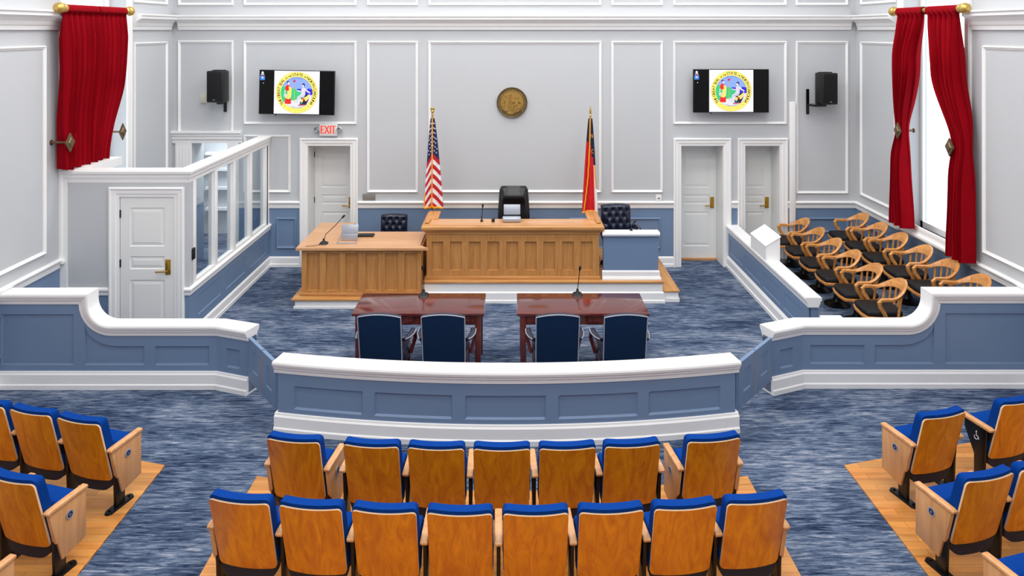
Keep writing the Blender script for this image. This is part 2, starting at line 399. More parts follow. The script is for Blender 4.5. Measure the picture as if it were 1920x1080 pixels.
# windows (tall sash windows in the side walls)
CAS = [(0, 0), (0, .03), (.02, .035), (.03, .025), (.09, .025), (.1, .015), (.13, .012), (.13, 0)]
for n, (fn, out) in enumerate(((FLW, 1), (FRW, 1)), 1):
    m = MB().frame(WY0-.13, WY1+.13, WZ0-.02, WZ1+.13, [(0, 0), (0, .03), (.02, .04), (.05, .03), (.1, .03), (.13, .02), (.13, 0)], fn)
    wo = struct(m.build('window_%d' % n, 'trim'), 'white cased tall window')
    m = MB(); z = -.26
    for a, b, c, d in ((WY0, WY0+.06, WZ0, WZ1), (WY1-.06, WY1, WZ0, WZ1), (WY0, WY1, WZ0, WZ0+.09), (WY0, WY1, WZ1-.07, WZ1), (WY0, WY1, 4.9, 4.97)):
        m.box(a, b, c, d, z-.04, z, fn=lambda u, v, h: fn(u, v, h))
    m.build('sash', 'trim', wo)
    for c, d in ((WZ0+.09, 4.9), (4.97, WZ1-.07)):
        MB().box(WY0+.06, WY1-.06, c, d, z-.022, z-.018, fn=lambda u, v, h: fn(u, v, h)).build('pane', 'glass', wo)
    MB().box(WY0-.16, WY1+.16, WZ0-.05, WZ0, -.3, .07, fn=lambda u, v, h: fn(u, v, h)).build('window_sill', 'trim', wo, bevel=.01)
# doors of the back wall
def door(name, x0, x1, ztop, yleaf, fnw, hinge_left=True, threshold=True, label=None, open_=None, hd=1):
    """casing on the wall plane + panelled leaf set back"""
    wd = x1-x0
    fl = lambda u, v, h: fnw(u, v, h-yleaf)
    g = .006; pw = .13; zs = [(.24, .86), (1.0, 1.17), (1.3, ztop-.14)]
    holes = [(x0+pw, x1-pw, a, b) for a, b in zs]
    m = holed(x0+g, x1-g, .012, ztop-g, holes, fl)
    m.box(x0+g+.002, x1-g-.002, .014, ztop-g-.002, -.048, -.0165, fn=fl)
    m.grid([[fl(u, v, h) for u, v in ((x0+g, .012), (x1-g, .012), (x1-g, ztop-g), (x0+g, ztop-g))] for h in (0, -.05)], closed=True)
    o = struct(m.build(name, 'doorwhite'), label)
    for h in holes: recess(*h, fl, .012, .012, raised=.009).build('door_panel', 'doorwhite', o)
    fr = MB(); P = [(0, 0), (0, .035), (.02, .045), (.04, .03), (.085, .028), (.1, .018), (cas, .014), (cas, 0)]
    rows = []
    for u, v, su, sv in ((x0-cas, 0, 1, 0), (x0-cas, ztop+cas, 1, -1), (x1+cas, ztop+cas, -1, -1), (x1+cas, 0, -1, 0)):
        rows.append([fnw(u+su*i, v+sv*i, h) for i, h in P])
    fr.grid(rows, closed=True)
    fr.build('door_frame', 'trim', o)
    if yleaf > .1:
        j = MB()
        for a, b in ((x0-.001, x0+.004), (x1-.004, x1+.001)): j.box(a, b, 0, ztop, -yleaf, 0, fn=fnw)
        j.box(x0, x1, ztop-.004, ztop+.001, -yleaf, 0, fn=fnw)
        j.build('door_jamb', 'doorwhite', o)
    hx = x1-.085 if hd > 0 else x0+.085
    pl = MB().box(hx-.035, hx+.035, .93, 1.13, 0, .012, fn=fl).build('handle_plate', 'brass', o, bevel=.004)
    t = MB(); t.tube([fl(hx, .985, .01), fl(hx, .985, .06), fl(hx-hd*.03, .985, .065), fl(hx-hd*.14, .98, .06)], .011); t.build('door_handle', 'brass', pl, smooth=True)
    hg = x0+.004 if hd > 0 else x1-.004
    for z in (.25, 1.08, ztop-.22):
        MB().box(hg-.014, hg+.012, z-.05, z+.05, -.01, .012, fn=fl).build('hinge', 'black_metal', o)
    if threshold:
        MB().box(x0, x1, 0, .03, -yleaf-.05, -yleaf+.06, fn=fnw).build('threshold', 'oak_h', o)
    return o
for i, d in enumerate(DOORS, 1):
    door('door_%d' % i, d[0], d[1], d[3], .42, FB, label=['white panelled door under the exit sign', 'white panelled door beside the jury box', 'narrow white panelled door behind the jury rail'][i-1])
# doorway inside the booth: fluted pilasters, entablature, corridor behind
m = MB(); ENT = [(0, 2.17), (.03, 2.17), (.03, 2.22), (.05, 2.24), (.05, 2.29), (.07, 2.3), (.07, 2.33), (.1, 2.35), (.1, 2.385), (0, 2.385)]
ex0, ex1 = bx_(322), bx_(455)
m.grid([[FB(ex0, z, h) for h, z in ENT], [FB(ex1, z, h) for h, z in ENT]], closed=True); m.f += [list(range(10)), list(range(10, 20))]; m.m += [0, 0]
ent = struct(m.build('trim_1', 'trim'), 'white entablature over the doorway in the booth')
for a, b in ((BD[0]-.28, BD[0]), (BD[1], BD[1]+.2)):
    p = MB().box(a, b, 0, 2.17, 0, .03, fn=FB)
    k = 5
    for i in range(k):
        u = a+(b-a)*(i+.5)/k; p.box(u-.014, u+.014, .2, 2.1, .03, .04, fn=FB)
    p.box(a-.01, b+.01, 0, .2, 0, .045, fn=FB)
    p.build('fluted_pilaster', 'trim', ent)
m = MB(); m.box(-6.3, -4.3, 15.2, 15.3, 0, 2.9); m.box(-6.3, -4.3, YB+.5, 15.3, 2.85, 2.95); m.box(-6.4, -6.3, YB+.5, 15.3, 0, 2.9); m.box(-4.4, -4.3, YB+.5, 15.3, 0, 2.9)
struct(m.build('wall_corridor', 'wall'), 'pale corridor beyond the booth doorway')
# open white door leaf and shelves of mouldings seen through the glass
o = struct(MB().box(-5.0, -4.96, YB+.08, YB+.75, .02, 2.1).build('door_5', 'doorwhite'), 'open white door leaf in the corridor')
for a, b in ((.25, .85), (1.0, 1.2), (1.32, 1.95)):
    MB().frame(YB+.16, YB+.66, a, b, PM, lambda u, v, h: (-5.0-h, u, v)).build('panel_moulding', 'trim', o)
for zz in (.5, .92, 1.3, 1.62):
    MB().box(-6.2, -5.05, 15.08, 15.2, zz, zz+.05).build('wall_shelf', 'trim', bpy.data.objects['wall_corridor'])

# ------------------------------------------------------------ booth (glazed enclosure)
BX, BY, BT = -4.25, 9.83, 2.31
m = MB(); m.box(XL, BX-.0, BY, BY+.1, .75, BT-.12); b2 = m
front = holed(XL, BX, 0, BT-.12, [(-5.16, -4.44, 0, 1.95)], lambda u, v, h: (u, BY-h, v), .1, vmarks=[.66], mfn=lambda u, v: 1 if v < .66 else 0)
front.grid([[(BX, BY, .66), (BX, BY, BT-.12)], [(BX, BY+.12, .66), (BX, BY+.12, BT-.12)]])
bf = struct(front.build('wall_booth', ['wall', 'blue']), 'front wall of the booth with a white door')
door('door_4', -5.16, -4.44, 1.95, .0, lambda u, v, h: (u, BY-h-.004, v), threshold=False, label='white panelled door of the glazed booth')
CP = [(.04, 0), (.05, -.02), (.045, -.05), (.025, -.06), (.02, -.1), (.005, -.13), (0, -.17), (-.1, -.17), (-.14, -.1), (-.14, 0)]
MB().sweep([(XL, BY, BT), (BX, BY, BT), (BX, YB, BT)], CP).build('cap_rail', 'trim', bf)
# BX path: right of travel is toward camera / room
for a, b in ((XL, -5.16-cas), (-4.44+cas, None)):
    pr = [(0, .655), (.018, .66), (.022, .7), (.04, .725), (.04, .745), (0, .76)]
    pth = [(a, BY, 0), (b, BY, 0)] if b else [(a, BY, 0), (BX, BY, 0), (BX, YB, 0)]
    MB().sweep(pth, pr).build('chair_rail', 'trim', bf)
MB().sweep([(-4.44+cas, BY, 0), (BX, BY, 0), (BX, YB, 0)], BASE).build('baseboard', 'trim', bf)
MB().box(XL, XL+.09, BY-.02, BY+.02, 0, BT-.12).build('corner_trim', 'trim', bf)
FP = lambda u, v, h: (BX+h, u, v)
hol = [(10.1+i*1.0, 10.9+i*1.0, .29, .56) for i in range(3)]
m = holed(BY, YB, 0, .66, hol, FP); m.box(BY+.02, YB, 0, .67, -.12, -.02, fn=FP)
wp = struct(m.build('wall_partition', 'blue'), 'low blue panelled wall under the booth glazing')
for h in hol: recess(*h, FP).build('wall_panel', 'blue', wp)
GZ0, GZ1 = .76, BT-.15
posts = [10.0, 10.74, 11.45, 12.18, 12.95]
for i, y in enumerate(posts):
    hw = .05 if i else .06
    p = MB().box(y-hw, y+hw, .67, GZ1, -.1, 0, fn=FP)
    p.box(y-hw-.015, y-hw+.012, GZ0, GZ1, -.07, -.03, fn=FP); p.box(y+hw-.012, y+hw+.015, GZ0, GZ1, -.07, -.03, fn=FP)
    p.build('mullion', 'trim', wp, bevel=.006)
MB().box(12.95, YB, .67, GZ1, -.1, -.0, fn=FP).build('mullion', 'trim', wp)
MB().box(BY+.1, 9.96, .67, GZ1, -.1, -.002, fn=FP).build('mullion', 'wall', wp)
for a, b in zip(posts, posts[1:]):
    MB().box(a+.04, b-.04, GZ0-.02, GZ1+.02, -.053, -.047, fn=FP).build('pane', 'glass', wp)
    MB().box(a+.05, b-.05, GZ0-.03, GZ0+.03, -.08, -.01, fn=FP).build('glazing_sill', 'trim', wp)
MB().box(BX-.001, BX+.028, 9.9, 9.97, 1.1, 1.25).build('card_reader', 'black_plastic', wp, bevel=.008)
MB().box(XL, XL+.31, BY+.1, 10.78, BT-.1, BT+.01).build('ledge', 'trim', bf)

# ------------------------------------------------------------ bar rails
ZC = .735
CAPP = [(.05, 0), (.056, -.018), (.05, -.042), (.032, -.05), (.03, -.075), (.014, -.09), (.01, -.126), (-.15, -.126), (-.155, -.08), (-.18, -.05), (-.19, -.018), (-.184, 0)]
BASEP = [(.045, 0), (.045, .05), (.032, .062), (.032, .165), (.018, .18), (.015, .195), (0, .2), (-.14, .2), (-.17, .17), (-.17, 0)]
# curved rail
RC = 11.6; RXc = -.055; RYc = 7.475+RC
def arcmap(u, v, h): a = u/RC; return (RXc+(RC+h)*math.sin(a), RYc-(RC+h)*math.cos(a), v)
U1 = 2.38
t = thing('curved_bar_rail', 'curved blue panelled bar rail with white cap in front of the counsel tables', 'railing', (RXc, 7.5, 0)); off = tuple(t.location)
ed = [-2.24, -1.37, -1.25, -.45, -.35, .45, .55, 1.35, 1.45, 2.26]
ed = [((p-960)*7.62/F-RXc) for p in (545, 681, 703, 850, 873, 1023, 1045, 1195, 1215, 1357)]
hol = [(ed[i], ed[i+1], .245, .485) for i in range(0, 10, 2)]
m = holed(-U1, U1, .1, .65, hol, arcmap, step=.2)
for h0, h1 in ((-.14, -.028),):
    us = brk(-U1, U1, [], .2)
    m.grid([[arcmap(u, .02, h1), arcmap(u, .65, h1), arcmap(u, .65, h0), arcmap(u, .02, h0)] for u in us], closed=True)
for u in (-U1, U1): m.face([arcmap(u, .02, 0), arcmap(u, .65, 0), arcmap(u, .65, -.14), arcmap(u, .02, -.14)])
m.build('rail_body', 'blue', t, off=off)
for h in hol: recess(*h, arcmap, .022, .016, step=.2).build('rail_panel', 'blue', t, off=off)
pth = [arcmap(u, 0, 0) for u in brk(-U1, U1, [], .12)]
MB().sweep([(x, y, ZC) for x, y, z in [arcmap(u, 0, 0) for u in [-U1-.04]+brk(-U1, U1, [], .12)[1:-1]+[U1+.04]]], CAPP).build('cap_rail', 'trim', t, off=off, smooth=True, ang=25)
MB().sweep([arcmap(u, 0, 0) for u in [-U1-.03]+brk(-U1, U1, [], .12)[1:-1]+[U1+.03]], BASEP).build('baseboard', 'trim', t, off=off, smooth=True, ang=25)
# swooping side rails (right one is the mirror image)
def side_rail(sg, xw, xb, xe, yf, ye, lab):
    """sg -1: toward left wall; built for the left then mirrored by sg"""
    mx = (lambda p: p) if sg < 0 else (lambda p: (-p[0], p[1], p[2]))
    xw, xb, xe = -abs(xw), -abs(xb), -abs(xe)
    t = thing('swooping_bar_rail', lab, 'railing', mx((xb-1, yf, 0))); off = tuple(t.location)
    xs, r, zh = xb-1.47, .25, 1.1         # swoop: vertical at xs, arc radius
    arc = [(xs+r-r*math.cos(a), ZC+r-r*math.sin(a)) for a in [math.radians(90*i/8) for i in range(9)]]
    path = [(xw, yf, zh), (xs, yf, zh)]+[(x, yf, z) for x, z in arc]+[(xb, yf, ZC), (xe, ye, ZC)]
    m = MB().sweep(path, CAPP, s0=None); m.v = [mx(v) for v in m.v]; m.build('cap_rail', 'trim', t, off=off, smooth=True, ang=28)
    m = MB().sweep([(xw, yf, 0), (xb, yf, 0), (xe, ye, 0)], BASEP); m.v = [mx(v) for v in m.v]; m.build('baseboard', 'trim', t, off=off)
    top = [(xw, zh-.1), (xs-.1, zh-.1)]+[(x-.1*math.cos(math.radians(90*i/8)), z-.1*math.sin(math.radians(90*i/8))) for i, (x, z) in enumerate(arc)]+[(xb, ZC-.1)]
    outer = [(xw, .1)]+top+[(xb, .1)]; outer = outer
    xa = xs+.02
    sw = [(xs-.07+.0*i, 0) for i in range(0)]
    cur = [(xs+.3-.36*math.cos(math.radians(a)), .485+.36-.36*math.sin(math.radians(a))) for a in (25, 40, 55, 70, 80, 90)]
    H1 = [(xw+.02, .265), (xs-.19, .265), (xs-.19, .855), (xw+.02, .855)]
    H2 = [(xs-.06, .265), (xb-.84, .265), (xb-.84, .485)]+list(reversed(cur))+[(xs-.06, .80)]
    H2 = [(xs-.06, .265), (xb-.84, .265), (xb-.84, .485)]+list(reversed([(xs+.32-.38*math.sin(math.radians(a)), .485+.26-.26*math.cos(math.radians(a))) for a in range(0, 91, 15)]))[::-1]
    H3 = [(xb-.72, .265), (xb-.02-.07, .265), (xb-.09, .485), (xb-.72, .485)]
    fr = MB(); f3 = lambda u, v, h: mx((u, yf-h, v))
    polys = [[Vector((u, v, 0)) for u, v in p] for p in (outer, H1, H2, H3)]
    flat = [p for pl in polys for p in pl]
    tris = tessellate_polygon(polys); n = len(fr.v); fr.v += [f3(p.x, p.y, 0) for p in flat]
    for a in tris: fr.f.append([n+i for i in a]); fr.m.append(0)
    fr.prism(outer, lambda u, v: f3(u, v, -.03), lambda u, v: f3(u, v, -.14))
    # angled end piece
    dx, dy = xe-xb, ye-yf; Ln = math.hypot(dx, dy); ux, uy = dx/Ln, dy/Ln
    fe = lambda u, v, h: mx((xb+ux*u+uy*h, yf+uy*u-ux*h, v))
    he = (Ln*.3, Ln*.72, .265, .485)
    g = holed(0, Ln, .1, ZC-.1, [he], fe); fr.add(g, lambda *p: p); fr.box(0, Ln, .02, ZC-.1, -.14, -.03, fn=fe)
    fr.face([fe(Ln, .02, 0), fe(Ln, ZC-.1, 0), fe(Ln, ZC-.1, -.14), fe(Ln, .02, -.14)])
    fr.build('rail_body', 'blue', t, off=off)
    recess(*he, fe, .022, .016).build('rail_panel', 'blue', t, off=off)
    for Hh in (H1, H2, H3):
        p = MB(); c = (sum(q[0] for q in Hh)/len(Hh), sum(q[1] for q in Hh)/len(Hh)); k = len(Hh); ins = []
        for i in range(k):
            a, b, d = Vector(Hh[i-1]), Vector(Hh[i]), Vector(Hh[(i+1) % k]); e1 = (b-a).normalized(); e2 = (d-b).normalized()
            n1 = Vector((-e1.y, e1.x)); n2 = Vector((-e2.y, e2.x)); nn = (n1+n2); nn = nn/max(nn.dot(n1), .5)
            ins.append(b+nn*.014)
        p.grid([[f3(q[0], q[1], 0) for q in Hh], [f3(q.x, q.y, -.022) for q in ins]], closed=True)
        p.face([f3(q.x, q.y, -.022) for q in ins]); p.build('rail_panel', 'blue', t, off=off)
    return t
side_rail(-1, 5.94, 3.42, 3.0, 8.65, 8.5, 'swooping blue bar rail with white cap beside the glazed booth')
tr = side_rail(1, 6.03, 3.38, 2.95, 8.68, 8.5, 'swooping blue bar rail with white cap in front of the jury box')
MB().box(3.68, 3.93, 8.86, 8.94, ZC-.03, ZC-.002).build('cap_tab', 'trim', tr, off=tuple(tr.location))
# gates
def gate(p0, p1, lab, sg):
    t = thing('bar_gate', lab, 'gate', (p0[0], p0[1], 0)); off = tuple(t.location)
    dx, dy = p1[0]-p0[0], p1[1]-p0[1]; L = math.hypot(dx, dy); ux, uy = dx/L, dy/L
    s = 1 if sg < 0 else -1
    fn = lambda u, v, h: (p0[0]+ux*u+s*uy*h, p0[1]+uy*u-s*ux*h, v)
    hw = L/2
    for k in range(2):
        a, b = k*hw+.012, (k+1)*hw-.006; hh = (a+.12, b-.12, .33, .56)
        m = holed(a, b, .19, .665, [hh], fn); m.box(a+.002, b-.002, .192, .663, -.038, -.014, fn=fn)
        m.grid([[fn(a, .19, h), fn(b, .19, h), fn(b, .665, h), fn(a, .665, h)] for h in (0, -.04)], closed=True)
        o = m.build('gate_leaf', 'blue', t, off=off); recess(*hh, fn).build('gate_panel', 'blue', o, off=off)
        MB().box(b-.001 if k == 0 else a-.006, b+.006 if k == 0 else a, .19, .62, -.04, -.0, fn=fn).build('leaf_edge', 'oak_v' , o, off=off)
    for u in (.0, L): MB().tube([fn(u, .2, -.02), fn(u, .64, -.02)], .014).build('hinge_post', 'blue', t, off=off)
gate((-2.99, 8.46), (-2.46, 7.78), 'blue panelled swing gate between curved rail and the booth-side bar rail', -1)
gate((2.95, 8.46), (2.36, 7.78), 'blue panelled swing gate between curved rail and the jury-side bar rail', 1)
# jury rail
JX0, JX1, JY = 3.785, 3.91, 9.55
t = thing('jury_rail', 'straight blue panelled jury rail with white cap and slanted block', 'railing', (3.85, JY, 0)); off = tuple(t.location)
FJ = lambda u, v, h: (JX0-h, u, v)
hol = [(JY+.12+i*.86, JY+.12+i*.86+.74, .27, .5) for i in range(4)]
m = holed(JY, YB, .1, ZC-.1, hol, FJ); m.box(JX0+.02, JX1, JY, YB, .02, ZC-.1); m.face([(JX0, JY, .02), (JX0+.03, JY, .02), (JX0+.03, JY, ZC-.1), (JX0, JY, ZC-.1)])
m.build('rail_body', 'blue', t, off=off)
for h in hol: recess(*h, FJ).build('rail_panel', 'blue', t, off=off)
CJ = [(.04, 0), (.046, -.018), (.04, -.042), (.025, -.05), (.02, -.08), (.008, -.1), (.006, -.126), (-.131, -.126), (-.133, -.1), (-.145, -.08), (-.15, -.05), (-.165, -.042), (-.171, -.018), (-.165, 0)]
MB().sweep([(JX0, YB, ZC), (JX0, JY-.03, ZC)], CJ).build('cap_rail', 'trim', t, off=off)
MB().sweep([(JX0, YB, 0), (JX0, JY-.02, 0)], [(.045, 0), (.045, .05), (.03, .06), (.03, .165), (.012, .19), (0, .2), (-.02, .2), (-.02, 0)]).build('baseboard', 'trim', t, off=off)
m = MB().prism([(JX0-.035, ZC-.01), (JX1+.05, ZC-.01), (JX1+.05, 1.09), (JX0-.035, .95)], lambda x, z: (x, 11.03, z), lambda x, z: (x, 11.72, z))
m.prism([(JX0-.045, .945), (JX1+.06, 1.088), (JX1+.06, 1.1), (JX0-.045, .957)], lambda x, z: (x, 11.02, z), lambda x, z: (x, 11.73, z))
m.build('slanted_block', 'trim', t, off=off)

# ------------------------------------------------------------ platforms
o = struct(MB().box(4.15, 5.28, JY, YB, 0, .15).build('floor_jury_lower', 'carpet'))
o = struct(MB().box(5.2, XR, 9.0, YB, 0, .33).build('floor_jury_upper', 'carpet'))
YP = 11.36; PZ = .33; PX0, PX1 = -1.36, 2.29
t = thing('judge_platform', 'white stepped platform with oak nosing under the judge bench', 'platform', (.4, YP, 0)); off = tuple(t.location)
MB().box(PX0, PX1, YP, YB, 0, PZ-.035).build('riser', 'trim', t, off=off)
MB().sweep([(PX0, YP, 0), (PX1, YP, 0), (PX1, YB, 0)], [(.035, 0), (.035, .04), (.022, .05), (.022, .15), (.008, .165), (0, .17), (-.03, .17), (-.03, 0)]).build('baseboard', 'trim', t, off=off)
MB().box(PX0, PX1+.02, YP-.025, YB, PZ-.035, PZ).build('oak_deck', 'oak_h', t, off=off, bevel=.008)
MB().box(PX1+.023, 2.54, YP+.04, YB, 0, .15).build('side_step', 'trim', t, off=off)
MB().box(PX1, 2.56, YP+.02, YB, .15, .176).build('oak_tread', 'oak_y', t, off=off, bevel=.006)
m = MB().sweep([(2.54, YP+.04, 0), (2.54, YB, 0)], [(.02, 0), (.02, .05), (0, .06), (-.01, .06), (-.01, 0)]); m.box(PX1+.02, 2.55, YP+.02, YP+.05, 0, .055); m.build('step_base', 'trim', t, off=off)
CPX0, CPX1, CPY = -3.235, -1.4, 11.13
t = thing('clerk_platform', 'low white platform with oak edge under the clerk desk', 'platform', (-2.4, CPY, 0)); off = tuple(t.location)
MB().box(CPX0, -1.41, CPY, YB-.2, 0, .115).build('riser', 'trim', t, off=off); MB().box(-1.41, -1.22, CPY, YP-.05, 0, .115).build('riser', 'trim', t, off=off)
MB().box(CPX0-.02, -1.23, CPY-.02, CPY+.03, 0, .03).build('baseboard', 'trim', t, off=off)
m = MB().box(CPX0-.05, -1.41, CPY-.03, YB-.2, .115, .145); m.build('oak_deck', 'oak_h', t, off=off, bevel=.008)
MB().box(-1.42, -1.19, CPY-.03, YP-.04, .115, .1445).build('oak_deck', 'oak_h', t, off=off, bevel=.008)

# ------------------------------------------------------------ judge bench
YJ = 11.45
t = thing('judge_bench', 'long oak judge bench with recessed panels and moulded cap', 'bench', (0, YJ, PZ)); off = tuple(t.location)
FJB = lambda u, v, h: (u, YJ-h, v)
x0, x1 = -1.31, 1.335
sx = lambda p: (p-960)*YJ/F
hol = [(sx(p), sx(p+22), bz_(507, YJ), bz_(453, YJ)) for p in (809, 844, 879, 914, 949.5, 984, 1019, 1054, 1089)]
m = holed(x0, x1, PZ, 1.05, hol, FJB); m.box(x0, x1, YJ+.04, YJ+.08, PZ, 1.05)
for x, y1 in ((x0, 12.3), (x1-.06, 12.3)): m.box(x, x+.06, YJ+.001, y1, PZ, 1.05)
m.build('bench_body', 'oak_v', t, off=off)
for h in hol: recess(*h, FJB, .035, .006).build('bench_panel', 'oak_v', t, off=off)
MB().box(x0-.02, x1+.02, YJ-.022, YJ+.03, PZ, PZ+.045).build('plinth', 'oak_h', t, off=off, bevel=.008)
CB = [(.0, .0), (.015, .0), (.02, .03), (.035, .045), (.06, .06), (.075, .085), (.075, .12), (.06, .13), (.0, .13), (-.05, .13), (-.05, .0)]
MB().sweep([(x0, 12.3, 1.02), (x0, YJ, 1.02), (x1, YJ, 1.02), (x1, 12.3, 1.02)][::-1], [(-d, h) for d, h in CB][::-1]).build('cap_moulding', 'oak_h', t, off=off)
MB().box(x0+.03, x1-.03, YJ+.02, 11.86, 1.12, 1.148).build('bench_top', 'oak_top', t, off=off)
for xa, xb, i in ((x0-.06, x0+.14, 1), (x1-.14, x1+.06, -1)):
    w_ = MB().box(xa, xb, 11.8, 12.32, 1.13, 1.162); w_.build('wing_cap', 'oak_y', t, off=off, bevel=.008)
    c = xa if i > 0 else xb-.1
    MB().box(c+.02, c+.08, YJ+.1, 12.28, 1.158, 1.172).build('wing_bead', 'oak_y', t, off=off, bevel=.005)
# clerk desk
YD = 11.25
t = thing('clerk_desk', 'L-shaped oak clerk desk with six recessed panels', 'desk', (-2.3, YD, .145)); off = tuple(t.location)
FD = lambda u, v, h: (u, YD-h, v); sx = lambda p: (p-960)*YD/F
hol = [(sx(p), sx(p+24.3), bz_(545, YD), bz_(475, YD)) for p in (575, 611.3, 648, 685, 721.7, 758.2)]
dx0, dx1 = -3.17, -1.37
m = holed(dx0, dx1, .145, .845, hol, FD); m.box(dx0, dx1, YD+.04, YD+.06, .145, .845); m.box(dx0, dx0+.05, YD+.001, 12.6, .145, .845); m.box(dx1-.04, dx1, YD+.001, 12.05, .145, .845)
m.box(-2.72, -2.67, 12.1, 12.6, .145, .845)
m.build('desk_body', 'oak_v', t, off=off)
for h in hol: recess(*h, FD, .035, .006).build('desk_panel', 'oak_v', t, off=off)
MB().box(dx0-.02, dx1, YD-.022, YD+.03, .145, .19).build('plinth', 'oak_h', t, off=off, bevel=.008)
MB().prism([(-3.24, 11.18), (-1.25, 11.18), (-1.395, 11.34), (-1.395, 12.1), (-2.66, 12.1), (-2.66, 12.66), (-3.24, 12.66)], lambda x, y: (x, y, .845), lambda x, y: (x, y, .88)).build('desk_top', 'oak_top', t, off=off)
# witness stand
YW = 11.43; wx0, wx1 = 1.4, 2.24
t = thing('witness_stand', 'small blue witness stand with white cap and base', 'witness stand', (1.8, YW, PZ)); off = tuple(t.location)
m = MB().box(wx0, wx1, YW, YW+.1, PZ, 1.02); m.build('stand_body', 'blue', t, off=off)
WC = [(.035, 0), (.05, -.018), (.05, -.045), (.035, -.065), (0, -.07), (-.1, -.07), (-.13, -.045), (-.13, 0)]
MB().sweep([(wx0-.02, YW, 1.06), (wx1+.02, YW, 1.06)], WC).build('cap_rail', 'trim', t, off=off, bevel=.01)
MB().sweep([(wx0-.02, YW, PZ), (wx1, YW, PZ), (wx1, YW+.1, PZ)], [(.04, 0), (.04, .02), (.02, .06), (.02, .12), (.008, .14), (0, .14), (-.02, .14), (-.02, 0)]).build('baseboard', 'trim', t, off=off)

# ------------------------------------------------------------ swivel chairs on the dais
def swivel(name, label, loc, kind, rz=0, s=1.0):
    t = thing(name, label, 'chair', loc, rz)      # faces -y (the camera)
    lm = 'navy_leather' if kind == 'tuft' else 'black_leather'
    b = MB()
    prof = [(.0, .07), (.03, .07), (.04, .05), (.05, .1)]
    for k in range(5):
        a = 2*PI*k/5+.3; b.tube([(0, 0, .1), (.14*math.cos(a), .14*math.sin(a), .09), (.29*math.cos(a), .29*math.sin(a), .055)], [.03, .025, .018], 6)
        b.lathe([(.001, 0), (.025, .005), (.028, .03), (.02, .055), (.001, .058)], 8, (.28*math.cos(a), .28*math.sin(a), 0))
    b.lathe([(.035, .07), (.04, .12), (.025, .14), (.025, .38), (.06, .4), (.001, .41)], 10); b.build('swivel_base', 'black_metal', t, smooth=True)
    MB().box(-.25, .25, -.27, .22, .4, .5).build('seat', lm, t, bevel=.04, seg=3)
    if kind == 'tuft':
        zt, zb, wd = .98, .46, .25
        pts = []
        for r, z in enumerate((.90, .80, .70, .60)):
            for c in range(4 - r % 2): pts.append(((c-1.5+.5*(r % 2))*.125, z))
        rows = []
        for j in range(33):
            z = zb+(zt-zb)*j/32; row = []
            for i in range(41):
                x = -wd+2*wd*i/40; e = (abs(x)/wd)**6; et = max(0, (z-.93)/.05)**3
                y = .13-.07+(z-zb)*.14+.05*e+.03*et - .012
                for px, pz in pts:
                    d2 = (x-px)**2+(z-pz)**2; y += .034*math.exp(-d2/.0011)
                for px, pz in pts:   # diagonal pleats
                    for s_ in (-1, 1):
                        u = (x-px)*.707+s_*(z-pz)*.707; v = -(x-px)*.707*s_+(z-pz)*.707
                        if abs(v) < .09: y += .006*math.exp(-(u/.008)**2)
                zz = z+.02*(1-(x/wd)**2)*(j/32)
                row.append((x, y, zz))
            rows.append(row)
        m = MB(); m.grid(rows)
        back = [[(x, .2+(z-zb)*.14, z) for x, y, z in r] for r in rows]
        m.grid(back); per = lambda R: R[0]+[r[-1] for r in R[1:]]+R[-1][::-1][1:]+[r[0] for r in R[::-1]][1:-1]
        m.grid([per(rows), per(back)], closed=True)
        bk = m.build('backrest', lm, t, smooth=True, ang=50)
        for px, pz in pts:
            MB().lathe([(.001, -.006), (.011, -.003), (.012, .004), (.001, .006)], 8, (px, .13-.07+(pz-zb)*.14+.016, pz), axis='y').build('button', 'black_leather', bk, smooth=True)
        for sgn in (-1, 1):
            m = MB().tube([(sgn*.27, .16, .62), (sgn*.31, .02, .66), (sgn*.32, -.16, .65), (sgn*.3, -.22, .58), (sgn*.27, -.2, .45)], [.035, .045, .045, .04, .03], 10)
            m.build('armrest', lm, t, smooth=True)
    else:
        rows = []
        for j in range(25):
            z = .46+.72*j/24; row = []; tt = j/24; hw = .27-.035*tt**2-.03*max(0, tt-.93)/.07
            for i in range(31):
                q = -1+2*i/30; x = hw*q
                y = .07+(z-.46)*.16+.03*abs(q)**5
                y -= .035*math.exp(-((abs(q)-.78)/.18)**2)*(tt < .97)
                y -= .05*math.exp(-((tt-.8)/.13)**2)*(1 if abs(q) < .62 else math.exp(-((abs(q)-.62)/.1)**2))
                row.append((x, y, z))
            rows.append(row)
        m = MB(); m.grid(rows); back = [[(x, .19+(z-.46)*.16, z) for x, y, z in r] for r in rows]; m.grid(back)
        per = lambda R: R[0]+[r[-1] for r in R[1:]]+R[-1][::-1][1:]+[r[0] for r in R[::-1]][1:-1]
        m.grid([per(rows), per(back)], closed=True); m.build('backrest', lm, t, smooth=True, ang=50)
        for sgn in (-1, 1):
            MB().tube([(sgn*.27, .12, .42), (sgn*.32, .1, .66), (sgn*.33, -.05, .7), (sgn*.33, -.2, .69), (sgn*.3, -.22, .5), (sgn*.26, -.1, .43)], .025, 8).build('armrest', 'black_plastic', t, smooth=True)
    t.scale = (s, s, s)
    return t
swivel('executive_chair', 'tall black leather executive chair behind the judge bench', (.03, 12.35, PZ), 'exec')
swivel('tufted_chair', 'navy button-tufted leather chair behind the clerk desk', (-2.0, 12.5, .145), 'tuft', s=.88)
swivel('tufted_chair', 'navy button-tufted leather chair behind the blue witness stand', (1.72, 12.1, PZ), 'tuft', rz=.08, s=.95)

